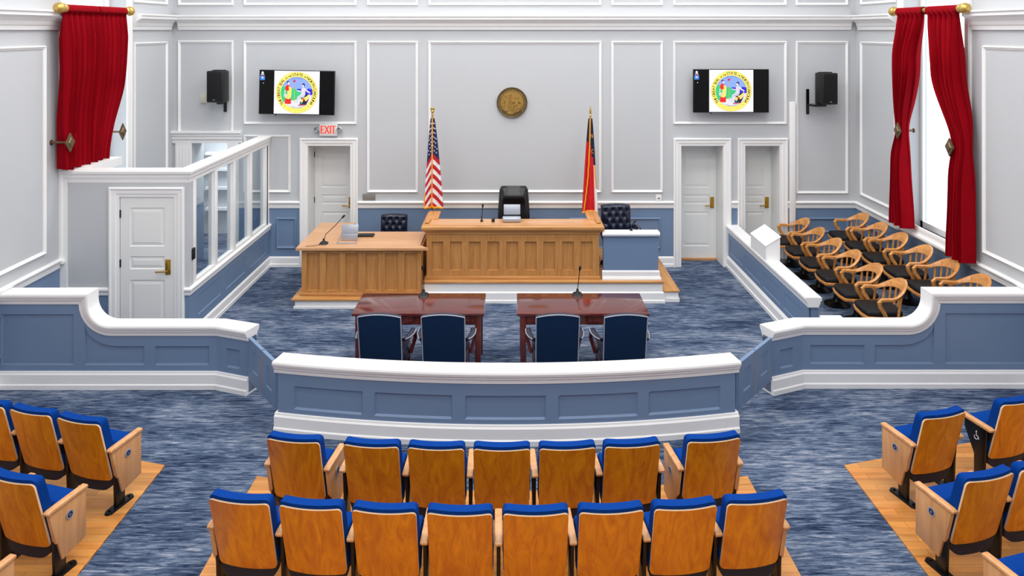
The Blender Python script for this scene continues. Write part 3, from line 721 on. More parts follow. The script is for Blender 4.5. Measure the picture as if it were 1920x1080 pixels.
# ------------------------------------------------------------ counsel tables and chairs
def table(x0, x1, label):
    y0, y1 = 8.95, 9.65; t = thing('counsel_table', label, 'table', ((x0+x1)/2, (y0+y1)/2, 0)); W, D = (x1-x0)/2, (y1-y0)/2
    MB().box(-W, W, -D, D, .71, .75).build('table_top', 'mahogany', t, bevel=.012)
    MB().box(-W+.06, W-.06, -D+.04, D-.04, .6, .71).build('apron', 'mahogany_v', t)
    for a in (-1, 1):
        for b in (-1, 1): MB().box(a*(W-.075)-.035, a*(W-.075)+.035, b*(D-.055)-.035, b*(D-.055)+.035, 0, .71).build('leg', 'mahogany_v', t, bevel=.006)
    for cx in (-W/2+.03, W/2-.03):
        d = MB().box(cx-W/2+.09, cx+W/2-.09, -D+.028, -D+.05, .615, .7).build('drawer', 'mahogany_v', t, bevel=.003)
        m = MB().tube([(cx-.05, -D+.03, .665), (cx-.05, -D+.005, .66), (cx-.03, -D, .645), (cx+.03, -D, .645), (cx+.05, -D+.005, .66), (cx+.05, -D+.03, .665)], .006, 6)
        for s in (-1, 1): m.lathe([(.014, 0), (.012, .006), (.001, .008)], 8, (cx+s*.05, -D+.02, .665), axis='y')
        m.build('drawer_pull', 'brass', d, smooth=True)
table(-1.925, -.335, 'glossy mahogany counsel table on the booth side')
table(.06, 1.65, 'glossy mahogany counsel table on the jury side')
def guest(label, x, rz):
    t = thing('counsel_chair', label, 'chair', (x, 8.48, 0), rz, 'navy chairs at the counsel tables')
    # faces +y; back leans to -y
    yb = lambda z: -.1-(z-.4)*.2
    rows = []; 
    def sheet(oy, wd):
        R = []
        for j in range(13):
            z = .4+.58*j/12; r = []
            for i in range(13):
                q = -1+2*i/12; hw = wd*(1-.02*(1-j/12)); zz = z+.035*(1-q*q)*(j/12)**2
                r.append((hw*q, yb(z)+oy-.02*(1-q*q), zz))
            R.append(r)
        return R
    A, B = sheet(-.035, .24), sheet(.035, .24)
    per = lambda R: R[0]+[r[-1] for r in R[1:]]+R[-1][::-1][1:]+[r[0] for r in R[::-1]][1:-1]
    m = MB(); m.grid(A); m.grid(B); m.grid([per(A), per(B)], closed=True, mi=1); bk = m.build('backrest', ['navy_fabric', 'navy_leather'], t, smooth=True)
    edge = [r[0] for r in A]+A[-1][1:]+[r[-1] for r in A[::-1]][1:]
    MB().tube(edge, .006, 6).build('piping', 'piping', bk, smooth=True)
    MB().box(-.25, .25, -.12, .4, .38, .48).build('seat', 'navy_leather', t, bevel=.03, seg=3)
    MB().box(-.24, .24, -.14, .38, .31, .385).build('seat_rail', 'mahogany_v', t)
    for s in (-1, 1):
        m = MB().tube([(s*.25, -.14, .69), (s*.28, -.02, .665), (s*.298, .12, .655), (s*.298, .26, .65)], [.03, .034, .036, .034], 10, flat=.6); a = m.build('armrest', 'navy_leather', t, smooth=True)
        MB().tube([(s*.28, -.14, .7), (s*.31, -.02, .675), (s*.332, .12, .66), (s*.33, .26, .655)], .006, 6).build('arm_piping', 'piping', a, smooth=True)
        MB().tube([(s*.31, .25, .635), (s*.315, .29, .55), (s*.29, .27, .46), (s*.265, .24, .38)], [.022, .024, .022, .022], 8).build('arm_post', 'mahogany_v', t, smooth=True)
        MB().tube([(s*.22, .34, .38), (s*.225, .35, .2), (s*.22, .34, 0)], [.028, .022, .018], 8).build('leg', 'mahogany_v', t, smooth=True)
        MB().tube([(s*.225, -.1, .42), (s*.23, -.14, .2), (s*.235, -.22, 0)], [.026, .024, .018], 8).build('leg', 'mahogany_v', t, smooth=True)
    return t
cx = lambda p: (p-960)*8.4/F
guest('navy upholstered armchair at the booth-side counsel table, on the booth side', cx(717), -.03)
guest('navy upholstered armchair at the booth-side counsel table, nearer the centre gap', cx(834), -.02)
guest('navy upholstered armchair at the jury-side counsel table, nearer the centre gap', cx(1043), .03)
guest('navy upholstered armchair at the jury-side counsel table, on the jury side', cx(1168), .04)
m = MB().tube([(-1.05, 9.3, .01), (-1.12, 9.2, .012), (-1.02, 9.12, .012), (-.95, 9.2, .012), (-1.0, 9.28, .014), (-1.12, 9.25, .012), (-1.16, 9.35, .008)], .008, 6)
tag(m.build('power_cord', 'cord', smooth=True), 'coiled grey cord on the carpet under the booth-side counsel table', 'cord')

# ------------------------------------------------------------ microphones and desk things
def mic(label, base, stem, r=.045, sc=1):
    t = thing('gooseneck_microphone', label, 'microphone', base)
    P = [(x-base[0], y-base[1], z-base[2]) for x, y, z in stem]
    MB().prism(rrect(r*2.2, r*2.6, r*.6), lambda x, y: (x, y, 0), lambda x, y: (x*.8, y*.8, .02)).build('base', 'black_plastic', t)
    b = MB().lathe([(r*.7, .018), (r*.3, .05), (.012, .08), (.001, .085)], 10); b.build('collar', 'black_plastic', t, smooth=True)
    MB().tube(P, .0055, 6).build('gooseneck', 'black_metal', t, smooth=True)
    e = Vector(P[-1]); d = (e-Vector(P[-2])).normalized()
    MB().tube([tuple(e-d*.01), tuple(e+d*.005), tuple(e+d*.03), tuple(e+d*.05), tuple(e+d*.058)], [.006, .013, .016, .013, .004], 8).build('capsule', 'black_plastic', t, smooth=True)
mic('black gooseneck microphone on the booth-side counsel table', (-1.13, 9.56, .75), [(-1.13, 9.56, .8), (-1.13, 9.57, .95), (-1.145, 9.58, 1.07)], .06)
mic('black gooseneck microphone on the jury-side counsel table', (.84, 9.58, .75), [(.84, 9.58, .8), (.855, 9.59, .93), (.87, 9.6, 1.06)], .06)
mic('black gooseneck microphone leaning over the clerk desk', (-2.88, 11.42, .88), [(-2.88, 11.42, .92), (-2.85, 11.43, 1.02), (-2.7, 11.46, 1.16), (-2.61, 11.48, 1.26)], .06)
mic('slim gooseneck microphone on the judge bench', (-.475, 11.7, 1.148), [(-.475, 11.7, 1.16), (-.47, 11.7, 1.26), (-.46, 11.69, 1.37)], .022)
mic('short gooseneck microphone on the witness stand cap', (1.835, 11.5, 1.06), [(1.835, 11.5, 1.08), (1.84, 11.52, 1.14), (1.875, 11.52, 1.17)], .02)
def terminal(label, loc, frame):
    t = thing('desk_terminal', label, 'monitor', loc)
    MB().box(-.13, .13, -.005, .012, .09, .24, fn=lambda x, y, z: (x, y+(z-.09)*.25+.04, z)).build('screen', 'silver', t, bevel=.004)
    if frame:
        m = MB().tube([(-.12, .03, .1), (-.155, -.14, .012), (.135, -.14, .012), (.125, .03, .1)], .009, 6); m.build('wire_stand', 'chrome', t, smooth=True)
        MB().box(-.15, .13, -.15, -.11, 0, .012).build('foot_bar', 'silver', t); MB().box(-.12, .12, .02, .05, 0, .1).build('hinge_bar', 'silver', t, bevel=.01)
    else:
        MB().box(-.15, .14, -.1, .04, 0, .075).build('housing', 'silver', t, bevel=.025, seg=3)
terminal('silver desk terminal on a wire stand on the clerk desk', (-2.52, 11.55, .88), True)
terminal('silver desk terminal on the judge bench', (0, 11.72, 1.151), False)
tag(MB().box(-2.5, -2.19, 11.78, 11.92, .88, .905).build('keyboard', 'black_plastic', bevel=.005), 'flat black keyboard behind the terminal on the clerk desk', 'keyboard')
m = MB().box(-.32, -.27, 11.66, 11.7, 1.148, 1.19); m.box(-.31, -.28, 11.65, 11.71, 1.16, 1.18)
tag(m.build('desk_button', 'black_plastic', bevel=.004), 'small black desk button box on the judge bench', 'device')
tag(MB().tube([(-3.12, 11.27, .884), (-3.02, 11.29, .884), (-2.9, 11.36, .884), (-2.88, 11.4, .886)], .004, 5).build('microphone_cord', 'cord', smooth=True), 'thin grey cord running to the microphone on the clerk desk', 'cord')

# ------------------------------------------------------------ wall things
SEALPOLY = [  # (material, raise, points in sketch pixels)
 ('scr_green', 1, [(556, 600), (553, 520), (575, 445), (640, 425), (760, 470), (850, 478), (900, 520), (965, 560), (890, 690), (760, 720), (640, 750), (600, 740)]),
 ('scr_sea', 1, [(870, 480), (960, 474), (1060, 500), (1090, 466), (1170, 480), (1180, 560), (1172, 592), (1040, 590), (1000, 520), (870, 512)]),
 ('scr_ground', 2, [(602, 742), (700, 725), (870, 690), (1000, 620), (1172, 592), (1150, 690), (1080, 780), (980, 838), (870, 860), (760, 842), (670, 795)]),
 ('scr_red', 3, [(650, 425), (690, 395), (740, 430), (725, 500), (700, 530), (640, 500)]),
 ('scr_gold', 4, [(706, 430), (768, 455), (765, 560), (757, 655), (715, 685), (650, 665), (690, 560), (680, 530), (720, 500)]),
 ('scr_red', 3, [(642, 675), (757, 650), (760, 775), (700, 780), (636, 770)]),
 ('scr_robe', 4, [(622, 590), (660, 570), (690, 620), (640, 650), (618, 630)]),
 ('scr_skin', 4, [(690, 345), (722, 340), (726, 375), (708, 400), (688, 392)]),
 ('scr_navy', 5, [(676, 380), (668, 345), (690, 322), (722, 330), (716, 345), (692, 352)]),
 ('scr_skin', 4, [(636, 500), (652, 505), (642, 560), (624, 600), (628, 550)]),
 ('scr_motto', 3, [(818, 340), (826, 340), (830, 740), (818, 740)]),
 ('scr_pink', 4, [(792, 312), (845, 290), (838, 345), (800, 345)]),
 ('scr_skin', 4, [(970, 395), (1000, 380), (1012, 415), (995, 445), (972, 432)]),
 ('scr_navy', 5, [(968, 382), (990, 362), (1025, 375), (1030, 405), (1015, 430), (1004, 395), (975, 398)]),
 ('scr_robe', 4, [(955, 480), (1000, 440), (1042, 465), (1040, 520), (1032, 600), (970, 625), (915, 650), (900, 730), (850, 765), (870, 690), (885, 630), (945, 590), (962, 545)]),
 ('scr_skin', 5, [(870, 500), (955, 515), (950, 535), (868, 516)]),
 ('scr_skin', 5, [(1040, 470), (1090, 515), (1136, 540), (1125, 562), (1070, 535), (1038, 500)]),
 ('scr_dark', 4, [(1050, 580), (1090, 600), (1125, 570), (1100, 700), (1055, 790), (960, 805), (930, 760), (960, 650), (1010, 640)]),
 ('scr_gold', 6, [(1128, 560), (1115, 640), (1075, 705), (1040, 720), (1030, 680), (990, 660), (1050, 630), (1090, 600)]),
 ('scr_gold', 6, [(945, 690), (985, 665), (1000, 700), (985, 745), (945, 735)]),
 ('scr_red', 7, [(985, 680), (1015, 675), (1030, 700), (1000, 705)]),
 ('scr_pink', 7, [(898, 795), (945, 775), (955, 805), (915, 812)]), ('scr_red', 7, [(985, 790), (1020, 775), (1025, 797), (995, 806)]),
 ('scr_teal', 7, [(955, 745), (985, 735), (975, 785), (950, 780)]),
]
SX = lambda x: (x-868)/408; SY = lambda y: (550-y)/408
RING = [('THE GREAT SEAL ', 1), ('OF THE ', .62), ('STATE ', 1), ('OF ', .62), ('NORTH CAROLINA', 1)]
def tv(label, c, w, hgt, tilt, roll):
    t = thing('television', label, 'television', c)
    t.rotation_euler = (0, roll, tilt)
    fn = lambda x, z, h: (x, -h, z)
    MB().box(-w/2, w/2, -hgt/2, hgt/2, -.05, 0, fn=fn).build('housing', 'black_plastic', t, bevel=.006)
    MB().box(-.2, .2, -.15, .15, -.2, -.05, fn=fn).build('wall_bracket', 'black_metal', t)
    MB().lathe([(.012, -.01), (.016, 0), (.012, .012)], 8, (-w*.27, -.02, -hgt/2-.008)).build('sensor', 'black_plastic', t)
    s = MB().box(-w/2+.012, w/2-.012, -hgt/2+.014, hgt/2-.012, 0, .002, fn=fn).build('screen', 'scr_black', t)
    img = MB(); mats = ['scr_white', 'scr_yellow', 'scr_sky', 'scr_text', 'scr_motto']; hw = .384*hgt*1.0/.76*.78; cxs = 0.0; R = hgt*.465
    img.face([fn(a, b, .0032) for a, b in ((-.405*hgt/.76+.02, -hgt/2+.014), (.405*hgt/.76-.02, -hgt/2+.014), (.405*hgt/.76-.02, hgt/2-.012), (-.405*hgt/.76+.02, hgt/2-.012))], 0)
    img.face([fn(a, b, .004) for a, b in circ(R*1.005, 48)], 4); img.face([fn(a, b, .0046) for a, b in circ(R*.985, 48)], 1); img.face([fn(a, b, .0054) for a, b in circ(R*.775, 48)], 4); img.face([fn(a, b, .006) for a, b in circ(R*.76, 48)], 2)
    for mm, k, pts in SEALPOLY:
        if mm not in mats: mats.append(mm)
        img.face([fn(SX(x)*R, SY(y)*R, .006+.0007*k) for x, y in pts], mats.index(mm))
    f2 = lambda x, y: fn(x, y, .0062)
    arc_text(img, [(a, .19*R*b) for a, b in RING], R*.81, 222, -42, f2, 3)
    arc_text(img, [(a, .195*R*b) for a, b in RING], R*.8115, 222.5, -41.5, lambda x, y: fn(x, y, .0061), 3)
    arc_text(img, [('ESSE QUAM VIDERI', .1*R)], R*.915, 238, 302, f2, 4, inward=True)
    arc_text(img, [('MAY 20, 1775', .07*R)], R*.68, 112, 68, lambda x, y: fn(x, y, .0085), 3); arc_text(img, [('APRIL 12, 1776', .06*R)], R*.74, 248, 292, lambda x, y: fn(x, y, .0085), 3, inward=True)
    for a in (230, 310): img.face([fn(R*.87*math.cos(math.radians(a))+x, R*.87*math.sin(math.radians(a))+y, .0064) for x, y in circ(R*.022, 10)], 3)
    img.build('seal_picture', mats, s)
    L = -w/2+.012
    ic = MB(); ic.face([fn(x, y, .004) for x, y in circ(.02, 14, L+.045, hgt/2-.05)], 0); ic.face([fn(x, y, .004) for x, y in rrect(.06, .012, .002, 2, L+.045, hgt/2-.082)], 0)
    ic.build('desktop_icon', 'scr_white', s); ic = MB()
    ic.face([fn(x, y, .004) for x, y in rrect(.08, .075, .004, 2, L+.045, hgt/2-.14)], 1); ic.face([fn(x, y, .0046) for x, y in rrect(.03, .02, .004, 2, L+.045, hgt/2-.135)], 0); ic.face([fn(x, y, .0046) for x, y in rrect(.04, .008, .002, 2, L+.05, hgt/2-.107)], 2)
    ic.build('desktop_icon', ['scr_white', 'scr_icon', 'scr_red'], s); ic = MB()
    ic.face([fn(x, y, .004) for x, y in circ(.008, 8, L+.06, hgt/2-.23)], 0); ic.build('desktop_icon', 'scr_white', s)
tv('wall television showing a seal, above the exit sign', (bx_(556.5, 12.87), 12.87, bz_(173.5, 12.87)), 1.295, .765, .02, .02)
tv('wall television showing a seal, above the pair of doors', (bx_(1371, 12.87), 12.87, bz_(170.5, 12.87)), 1.305, .75, 0, 0)
def speaker(label, x, z, rz, arm):
    t = thing('loudspeaker', label, 'loudspeaker', (x, 12.86, z)); t.rotation_euler = (0, 0, rz)
    b = MB().prism([(-.16, -.12), (.16, -.12), (.11, .14), (-.11, .14)], lambda a, y: (a, y, -.27), lambda a, y: (a, y, .27)).build('cabinet', 'black_plastic', t, bevel=.02, seg=3)
    MB().box(-.135, .135, -.128, -.118, -.24, .24).build('grille', 'black_vinyl', t, bevel=.004)
    MB().box(-.1, .1, -.05, .08, .265, .285).build('handle', 'black_plastic', t, bevel=.008); MB().box(-.02, .02, -.133, -.127, -.225, -.215).build('badge', 'chrome', t)
    m = MB(); m.box(arm-.025, arm+.025, .2, .22, -.46, -.02 if arm < -.1 else -.25); m.box(min(arm, 0)-.02, max(arm, 0)+.02, .0, .2, -.31, -.275)
    m.build('wall_bracket', 'black_metal', t)
    return t
speaker('black loudspeaker above the booth doorway', bx_(410, 12.86), bz_(162, 12.86), -.25, -.02)
speaker('black loudspeaker above the jury box', bx_(1548, 12.86), bz_(166, 12.86), .3, -.2)
x, z = bx_(384), bz_(185)
t = thing('junction_box', 'small beige cable box beside the black loudspeaker above the booth', 'box', (x, YB, z))
MB().box(-.06, .06, -.05, 0, -.07, .07).build('box', 'beige', t, bevel=.006)
MB().tube([(.05, -.03, .03), (.12, -.06, .04), (.17, -.12, .0), (.2, -.15, -.03)], .006, 6).build('cable', 'black_plastic', t, smooth=True)
t = thing('exit_sign', 'white exit sign with red letters and twin emergency lamps', 'sign', (bx_(617), YB, bz_(242)))
hs = MB().box(-.155, .155, -.06, 0, -.115, .115).build('housing', 'exit_white', t, bevel=.008)
m = MB(); line_text(m, 'EXIT', .2, lambda x, y: (x, -.0615, y-.07), sx=.62, gap=.1)
for dx in (.003, -.003, .006, -.006):
    line_text(m, 'EXIT', .2, lambda x, y: (x+dx, -.0614-abs(dx)*.01, y-.07), sx=.62, gap=.1)
m.build('lettering', 'exit_red', hs)
for s in (-1, 1):
    l = MB().lathe([(.02, .0), (.04, -.03), (.045, -.07), (.04, -.075), (.001, -.07)], 12, (s*.2, -.03, .0), axis='y'); l.tube([(s*.15, -.03, -.02), (s*.2, -.03, 0)], .015); l.build('emergency_lamp', 'chrome', t, smooth=True)
tag(MB().box(bx_(680), bx_(704), YB-.015, YB, bz_(375), bz_(363)).build('wall_plate', 'plate_grey', bevel=.003), 'grey metal plaque on the wall beside the exit door', 'plaque')
t = thing('thermostat', 'small white wall control above the chair rail near the witness chair', 'thermostat', (bx_(1234.5), YB, bz_(373)))
MB().box(-.05, .05, -.03, 0, -.075, .075).build('body', 'exit_white', t, bevel=.006); MB().box(-.015, .015, -.033, -.029, .01, .025).build('display', 'scr_black', t)
tag(MB().box(bx_(1479), bx_(1490), YB-.05, YB, .2, bz_(191)).build('cable_raceway', 'trim', bevel=.005), 'white vertical cable raceway on the back wall behind the jury chairs', 'raceway')
# bronze seal
t = thing('bronze_seal', 'round bronze state seal in relief on the wall above the bench', 'wall seal', (bx_(960), YB, bz_(192)))
R = .268
MB().lathe([(R*.96, 0), (R, -.01), (R, -.035), (R*.97, -.045), (R*.94, -.04), (R*.92, -.03), (.001, -.03)], 48, axis='y').build('disc', 'bronze_dark', t, smooth=True)
MB().lathe([(R*.76, -.028), (R*.76, -.036), (R*.74, -.042), (R*.72, -.036), (.001, -.036)], 48, axis='y').build('medallion', 'bronze', t, smooth=True)
m = MB()
for mm, k, pts in SEALPOLY:
    if k < 3: continue
    m.prism([(SX(a)*R*.95, SY(b)*R*.95) for a, b in pts], lambda a, b: (a, -.034, b), lambda a, b: (a, -.04-.005*k, b))
m.build('relief_figures', 'bronze', t)
m = MB(); arc_text(m, [(a, .15*R*b) for a, b in RING], R*.79, 222, -42, lambda x, y: (x, -.034, y)); arc_text(m, [('ESSE QUAM VIDERI', .1*R)], R*.9, 238, 302, lambda x, y: (x, -.034, y), inward=True)
m.build('lettering', 'gold', t)

# ------------------------------------------------------------ flags
def flagstand(label, base, ztop, pole_tip):
    t = thing('flag_on_pole', label, 'flag', base)
    MB().lathe([(.16, 0), (.16, .02), (.12, .04), (.05, .06), (.025, .1), (.001, .1)], 20).build('base', 'brass', t, smooth=True)
    MB().tube([(0, 0, .05), (0, 0, ztop)], .014, 10).build('pole', 'oak_v', t, smooth=True)
    if pole_tip == 'eagle':
        m = MB().lathe([(.012, 0), (.02, .01), (.012, .03), (.026, .055), (.026, .07), (.01, .09), (.001, .092)], 12, (0, 0, ztop)); m.box(-.035, .035, -.01, .01, ztop+.08, ztop+.13)
        m.build('finial', 'gold', t, bevel=.004)
    else: MB().lathe([(.012, 0), (.022, .015), (.012, .035), (.022, .07), (.012, .13), (.001, .19)], 10, (0, 0, ztop)).build('finial', 'gold', t, smooth=True)
    return t
def drape(rows_t, L, wl, wr, drop, zt, fold=.03, yb=-.03, cols=25):
    """cloth hanging in a narrow cone: rows follow the stripes; s from -1 (left) to 1 (right)"""
    out = []
    for tt in rows_t:
        r = []
        for i in range(cols):
            s = -1+2*i/(cols-1); d = drop(s, tt); z = zt-L*tt-d; q = min(1, (zt-z)/L)
            wd = (.03+(wl if s < 0 else wr)*q**.8)
            r.append((wd*s, yb-fold*q*(.6*math.cos(s*2.2*PI)+.5)-.03*q, max(z, zt-L*1.02)))
        out.append(r)
    return out
yfl = 12.52; zfp = bz_(222, yfl); pz = PZ
fx = bx_(811, yfl); t = flagstand('United States flag with gold fringe hanging on a pole beside the bench', (fx, yfl, pz), bz_(216, yfl)-pz, 'eagle')
zt = zfp-pz; L = 1.56
NS = 13; T = [0]
cant = .40
rows_t = [cant*i/8 for i in range(9)]+[cant+(1.0-cant)*i/11 for i in range(1, 12)]
dr = lambda s, tt: L*.12*abs(s)**1.2*min(1, tt*2.2)*(1 if s < 0 else .25)+(L*.10*abs(s) if s > 0 else 0)*tt
R_ = drape(rows_t, L*.93, .10, .155, lambda s, tt: dr(s, tt), zt, .035)
m = MB(); m.grid(R_, mfn=lambda i, j: 0 if i < 8 else (1 if (i-8) % 2 == 0 else 2))
R2 = [[(x, y+.05+.03*abs(x)*4, z) for x, y, z in r] for r in R_]; m.grid(R2, mfn=lambda i, j: 0 if i < 8 else (1 if (i-8) % 2 == 0 else 2))
cl = m.build('flag_cloth', ['flag_blue', 'flag_red', 'flag_white'], t, smooth=True, ang=60)
m = MB()
for i in range(1, 8):
    for j in range(2, 24, 4):
        jj = j+(2 if i % 2 else 0)
        if jj > 23: continue
        x, y, z = R_[i][jj]; ro = .017
        m.face([(x+(ro if k % 2 == 0 else ro*.42)*math.sin(k*PI/5)*.8, y-.006, z+(ro if k % 2 == 0 else ro*.42)*math.cos(k*PI/5)) for k in range(10)])
m.build('stars', 'flag_white', cl)
m = MB(); c = 12
m.tube([(r[c][0], r[c][1]-.008, r[c][2]) for r in R_], .012, 6); m.tube([(p[0], p[1]-.004, p[2]) for p in R_[-1]], .018, 6); m.tube([(r[0][0], r[0][1]-.004, r[0][2]) for r in R_[14:]], .012, 6)
m.build('fringe', 'fringe', t, smooth=True)
fx = bx_(1107, yfl); t = flagstand('North Carolina flag with gold fringe hanging on a pole by the witness stand', (fx, yfl, pz), bz_(218, yfl)-pz, 'spear')
rows_t = [i/24 for i in range(25)]
R_ = drape(rows_t, L*.98, .115, .085, lambda s, tt: .03*abs(s)*tt, zt, .03)
def ncm(i, j):
    s = -1+2*(j+.5)/24; tt = (i+.5)/24
    if s < .05: return 0 if tt < .3+.06*s else 1
    if s < .62: return 0 if tt < .38+.1*s else 1
    return 0 if tt < .5 else 2
m = MB(); m.grid(R_, mfn=ncm); m.grid([[(x, y+.05, z) for x, y, z in r] for r in R_], mfn=ncm)
cl = m.build('flag_cloth', ['nc_blue', 'nc_red', 'flag_white'], t, smooth=True, ang=60)
m = MB(); m.tube([(R_[i][int(10-2.5*(i/24)**2*3)][0], R_[i][10][1]-.012, R_[i][10][2]) for i in range(25)], .012, 6); m.tube([(p[0], p[1]-.004, p[2]) for p in R_[-1]], .018, 6)
m.tube([(R_[12+i][20][0]+.012+.002*i, R_[12][20][1]-.02, R_[12+i][20][2]) for i in range(7)], .011, 6, mi=0); m.build('fringe', 'fringe', t, smooth=True)
m = MB(); p = R_[5][16]; q = R_[9][17]
line_text(m, 'N', .1, lambda x, y: (p[0]+x, p[1]-.012, p[2]+y), sx=.6); line_text(m, 'C', .1, lambda x, y: (q[0]+x, q[1]-.012, q[2]+y), sx=.6); m.build('lettering', 'fringe', cl)

# ------------------------------------------------------------ curtains
def rod(label, sg, xw, y0, y1, z):
    x = xw-sg*.2; t = thing('curtain_rod', label, 'curtain rod', (x, (y0+y1)/2, z))
    D = (y1-y0)/2
    MB().tube([(0, -D, 0), (0, D, 0)], .035, 12).build('rod', 'gold', t, smooth=True)
    for s in (-1, 1):
        m = MB(); prof = [(.03, 0), (.055, .02), (.06, .05), (.05, .08), (.065, .1), (.07, .13), (.06, .17), (.03, .2), (.001, .205)]
        rows = [[(r*(1+.05*(k % 2))*math.cos(2*PI*k/20), s*(D+h-.02), r*(1+.05*(k % 2))*math.sin(2*PI*k/20)) for k in range(20)] for r, h in prof]
        m.grid(rows, closed=True); m.build('finial', 'gold', t, smooth=True)
        MB().box(min(0, sg*.2), max(0, sg*.2), s*(D-.1)-.015, s*(D-.1)+.015, -.02, .02).build('bracket', 'gold', t)
    return x
def curtain(label, x, zt, zb, edges, folds, amp, sg, group=None, tie=0):
    """edges: list of (z, ya, yb): extent of the pleated panel along the wall at each height"""
    rows = []; N = folds*8; M = 40
    E = sorted(edges, reverse=True)
    def ext(z):
        for (za, a0, b0), (zc, a1, b1) in zip(E, E[1:]):
            if zc <= z <= za:
                f = (za-z)/(za-zc); f = f*f*(3-2*f) if len(E) > 2 else f; return a0+(a1-a0)*f, b0+(b1-b0)*f
        return E[-1][1:]
    for j in range(M+1):
        z = zt+(zb-zt)*j/M; a, b = ext(z); r = []
        k = min(1, j/M*4+.25)
        for i in range(N+1):
            u = i/N; ph = folds*2*PI*u; wob = .5*math.sin(3.1*u*PI+z*1.1)
            y = a+(b-a)*u+.25*(b-a)/folds*math.sin(ph*1.0+1+wob)*.6
            pull = min(1, max(0, (3.7-z)/.8)); pull = pull*pull*(3-2*pull)
            aa = amp*k*(1-tie*.45*math.exp(-((z-2.64)/.3)**2))
            r.append((x+sg*(.0+.05*pull)+aa*(math.sin(ph+wob)+.3*math.sin(2*ph+1.7+wob)), y, z+ (0 if j < M else .015*math.sin(ph*.5))))
        rows.append(r)
    # top sleeve over the rod
    a, b = ext(zt); top = []
    for k in range(7):
        th = PI*k/6; top.append([(x-sg*.045*math.cos(th)*-1*-1 if False else x+sg*(-.05*math.cos(th)), a+(b-a)*i/N, zt+.05*math.sin(th)) for i in range(N+1)])
    m = MB(); m.grid(rows); m.grid([[(p[0]+sg*.012, p[1], p[2]) for p in r] for r in rows])
    per = lambda R: R[0]+[r[-1] for r in R[1:]]+R[-1][::-1][1:]+[r[0] for r in R[::-1]][1:-1]
    R2 = [[(p[0]+sg*.012, p[1], p[2]) for p in r] for r in rows]; m.grid([per(rows), per(R2)], closed=True)
    m.grid(top+[[(x+sg*.05, p[1], zt-.06) for p in top[0]]])
    m.grid([top[0], [(x-sg*.05, p[1], zt-.03) for p in top[0]], rows[1]])
    o = m.build('velvet_curtain', 'velvet', smooth=True, ang=70)
    return tag(o, label, 'curtain', group)
def holdback(label, sg, xw, y, z):
    t = thing('curtain_holdback', label, 'holdback', (xw, y, z))
    MB().lathe([(.035, 0), (.035, .012), (.018, .02), (.014, .19), (.02, .23), (.001, .235)] if sg < 0 else [(.035, 0), (.035, -.012), (.018, -.02), (.014, -.19), (.02, -.23), (.001, -.235)], 10, axis='x').build('stem', 'holdback_bronze', t, smooth=True)
    x = -sg*.24; m = MB(); k = .125
    dm = [(0, k), (k*.8, 0), (0, -k), (-k*.8, 0)]
    m.prism(dm, lambda a, b: (x, a, b), lambda a, b: (x-sg*.015, a*.97, b*.97)); m.prism([(a*.6, b*.6) for a, b in dm], lambda a, b: (x-sg*.015, a, b), lambda a, b: (x-sg*.028, a*.7, b*.7))
    m.build('diamond_plate', 'holdback_bronze', t)
xr = rod('gold fluted curtain rod over the window by the jury box', 1, XR, 9.72, 11.3, 4.43)
curtain('red velvet curtain tied back on the back-wall side of the jury window', xr, 4.43, 1.2, [(4.43, 10.56, 11.27), (3.7, 10.76, 11.3), (2.66, 11.13, 11.36), (2.2, 11.12, 11.44), (1.2, 11.02, 11.5)], 6, .08, 1, 'red velvet curtains', tie=1)
curtain('red velvet curtain tied back on the bar-rail side of the jury window', xr, 4.43, 1.14, [(4.43, 9.74, 10.46), (3.6, 9.68, 10.27), (2.62, 9.58, 9.92), (2.2, 9.57, 9.94), (1.14, 9.56, 10.0)], 6, .08, 1, 'red velvet curtains', tie=1)
xl = rod('gold fluted curtain rod over the window above the booth', -1, XL, 9.58, 11.1, 4.43)
curtain('closed red velvet curtain on the bar-rail side of the booth window', xl, 4.43, 2.335, [(4.43, 9.55, 10.32), (2.28, 9.62, 10.2)], 6, .08, -1, 'red velvet curtains', tie=0)
curtain('closed red velvet curtain on the back-wall side of the booth window', xl, 4.43, 2.335, [(4.43, 10.34, 11.06), (3.4, 10.3, 11.0), (2.3, 10.22, 10.66), (2.2, 10.22, 10.66)], 6, .08, -1, 'red velvet curtains', tie=0)
holdback('bronze diamond holdback in front of the closed curtain above the booth', -1, XL, 9.62, 2.7)
holdback('bronze diamond holdback on the casing beside the closed booth curtain', -1, XL, 10.92, 2.66)
holdback('bronze diamond holdback on the back-wall side of the jury window', 1, XR, 11.2, 2.64)
holdback('bronze diamond holdback on the bar-rail side of the jury window', 1, XR, 9.87, 2.6)

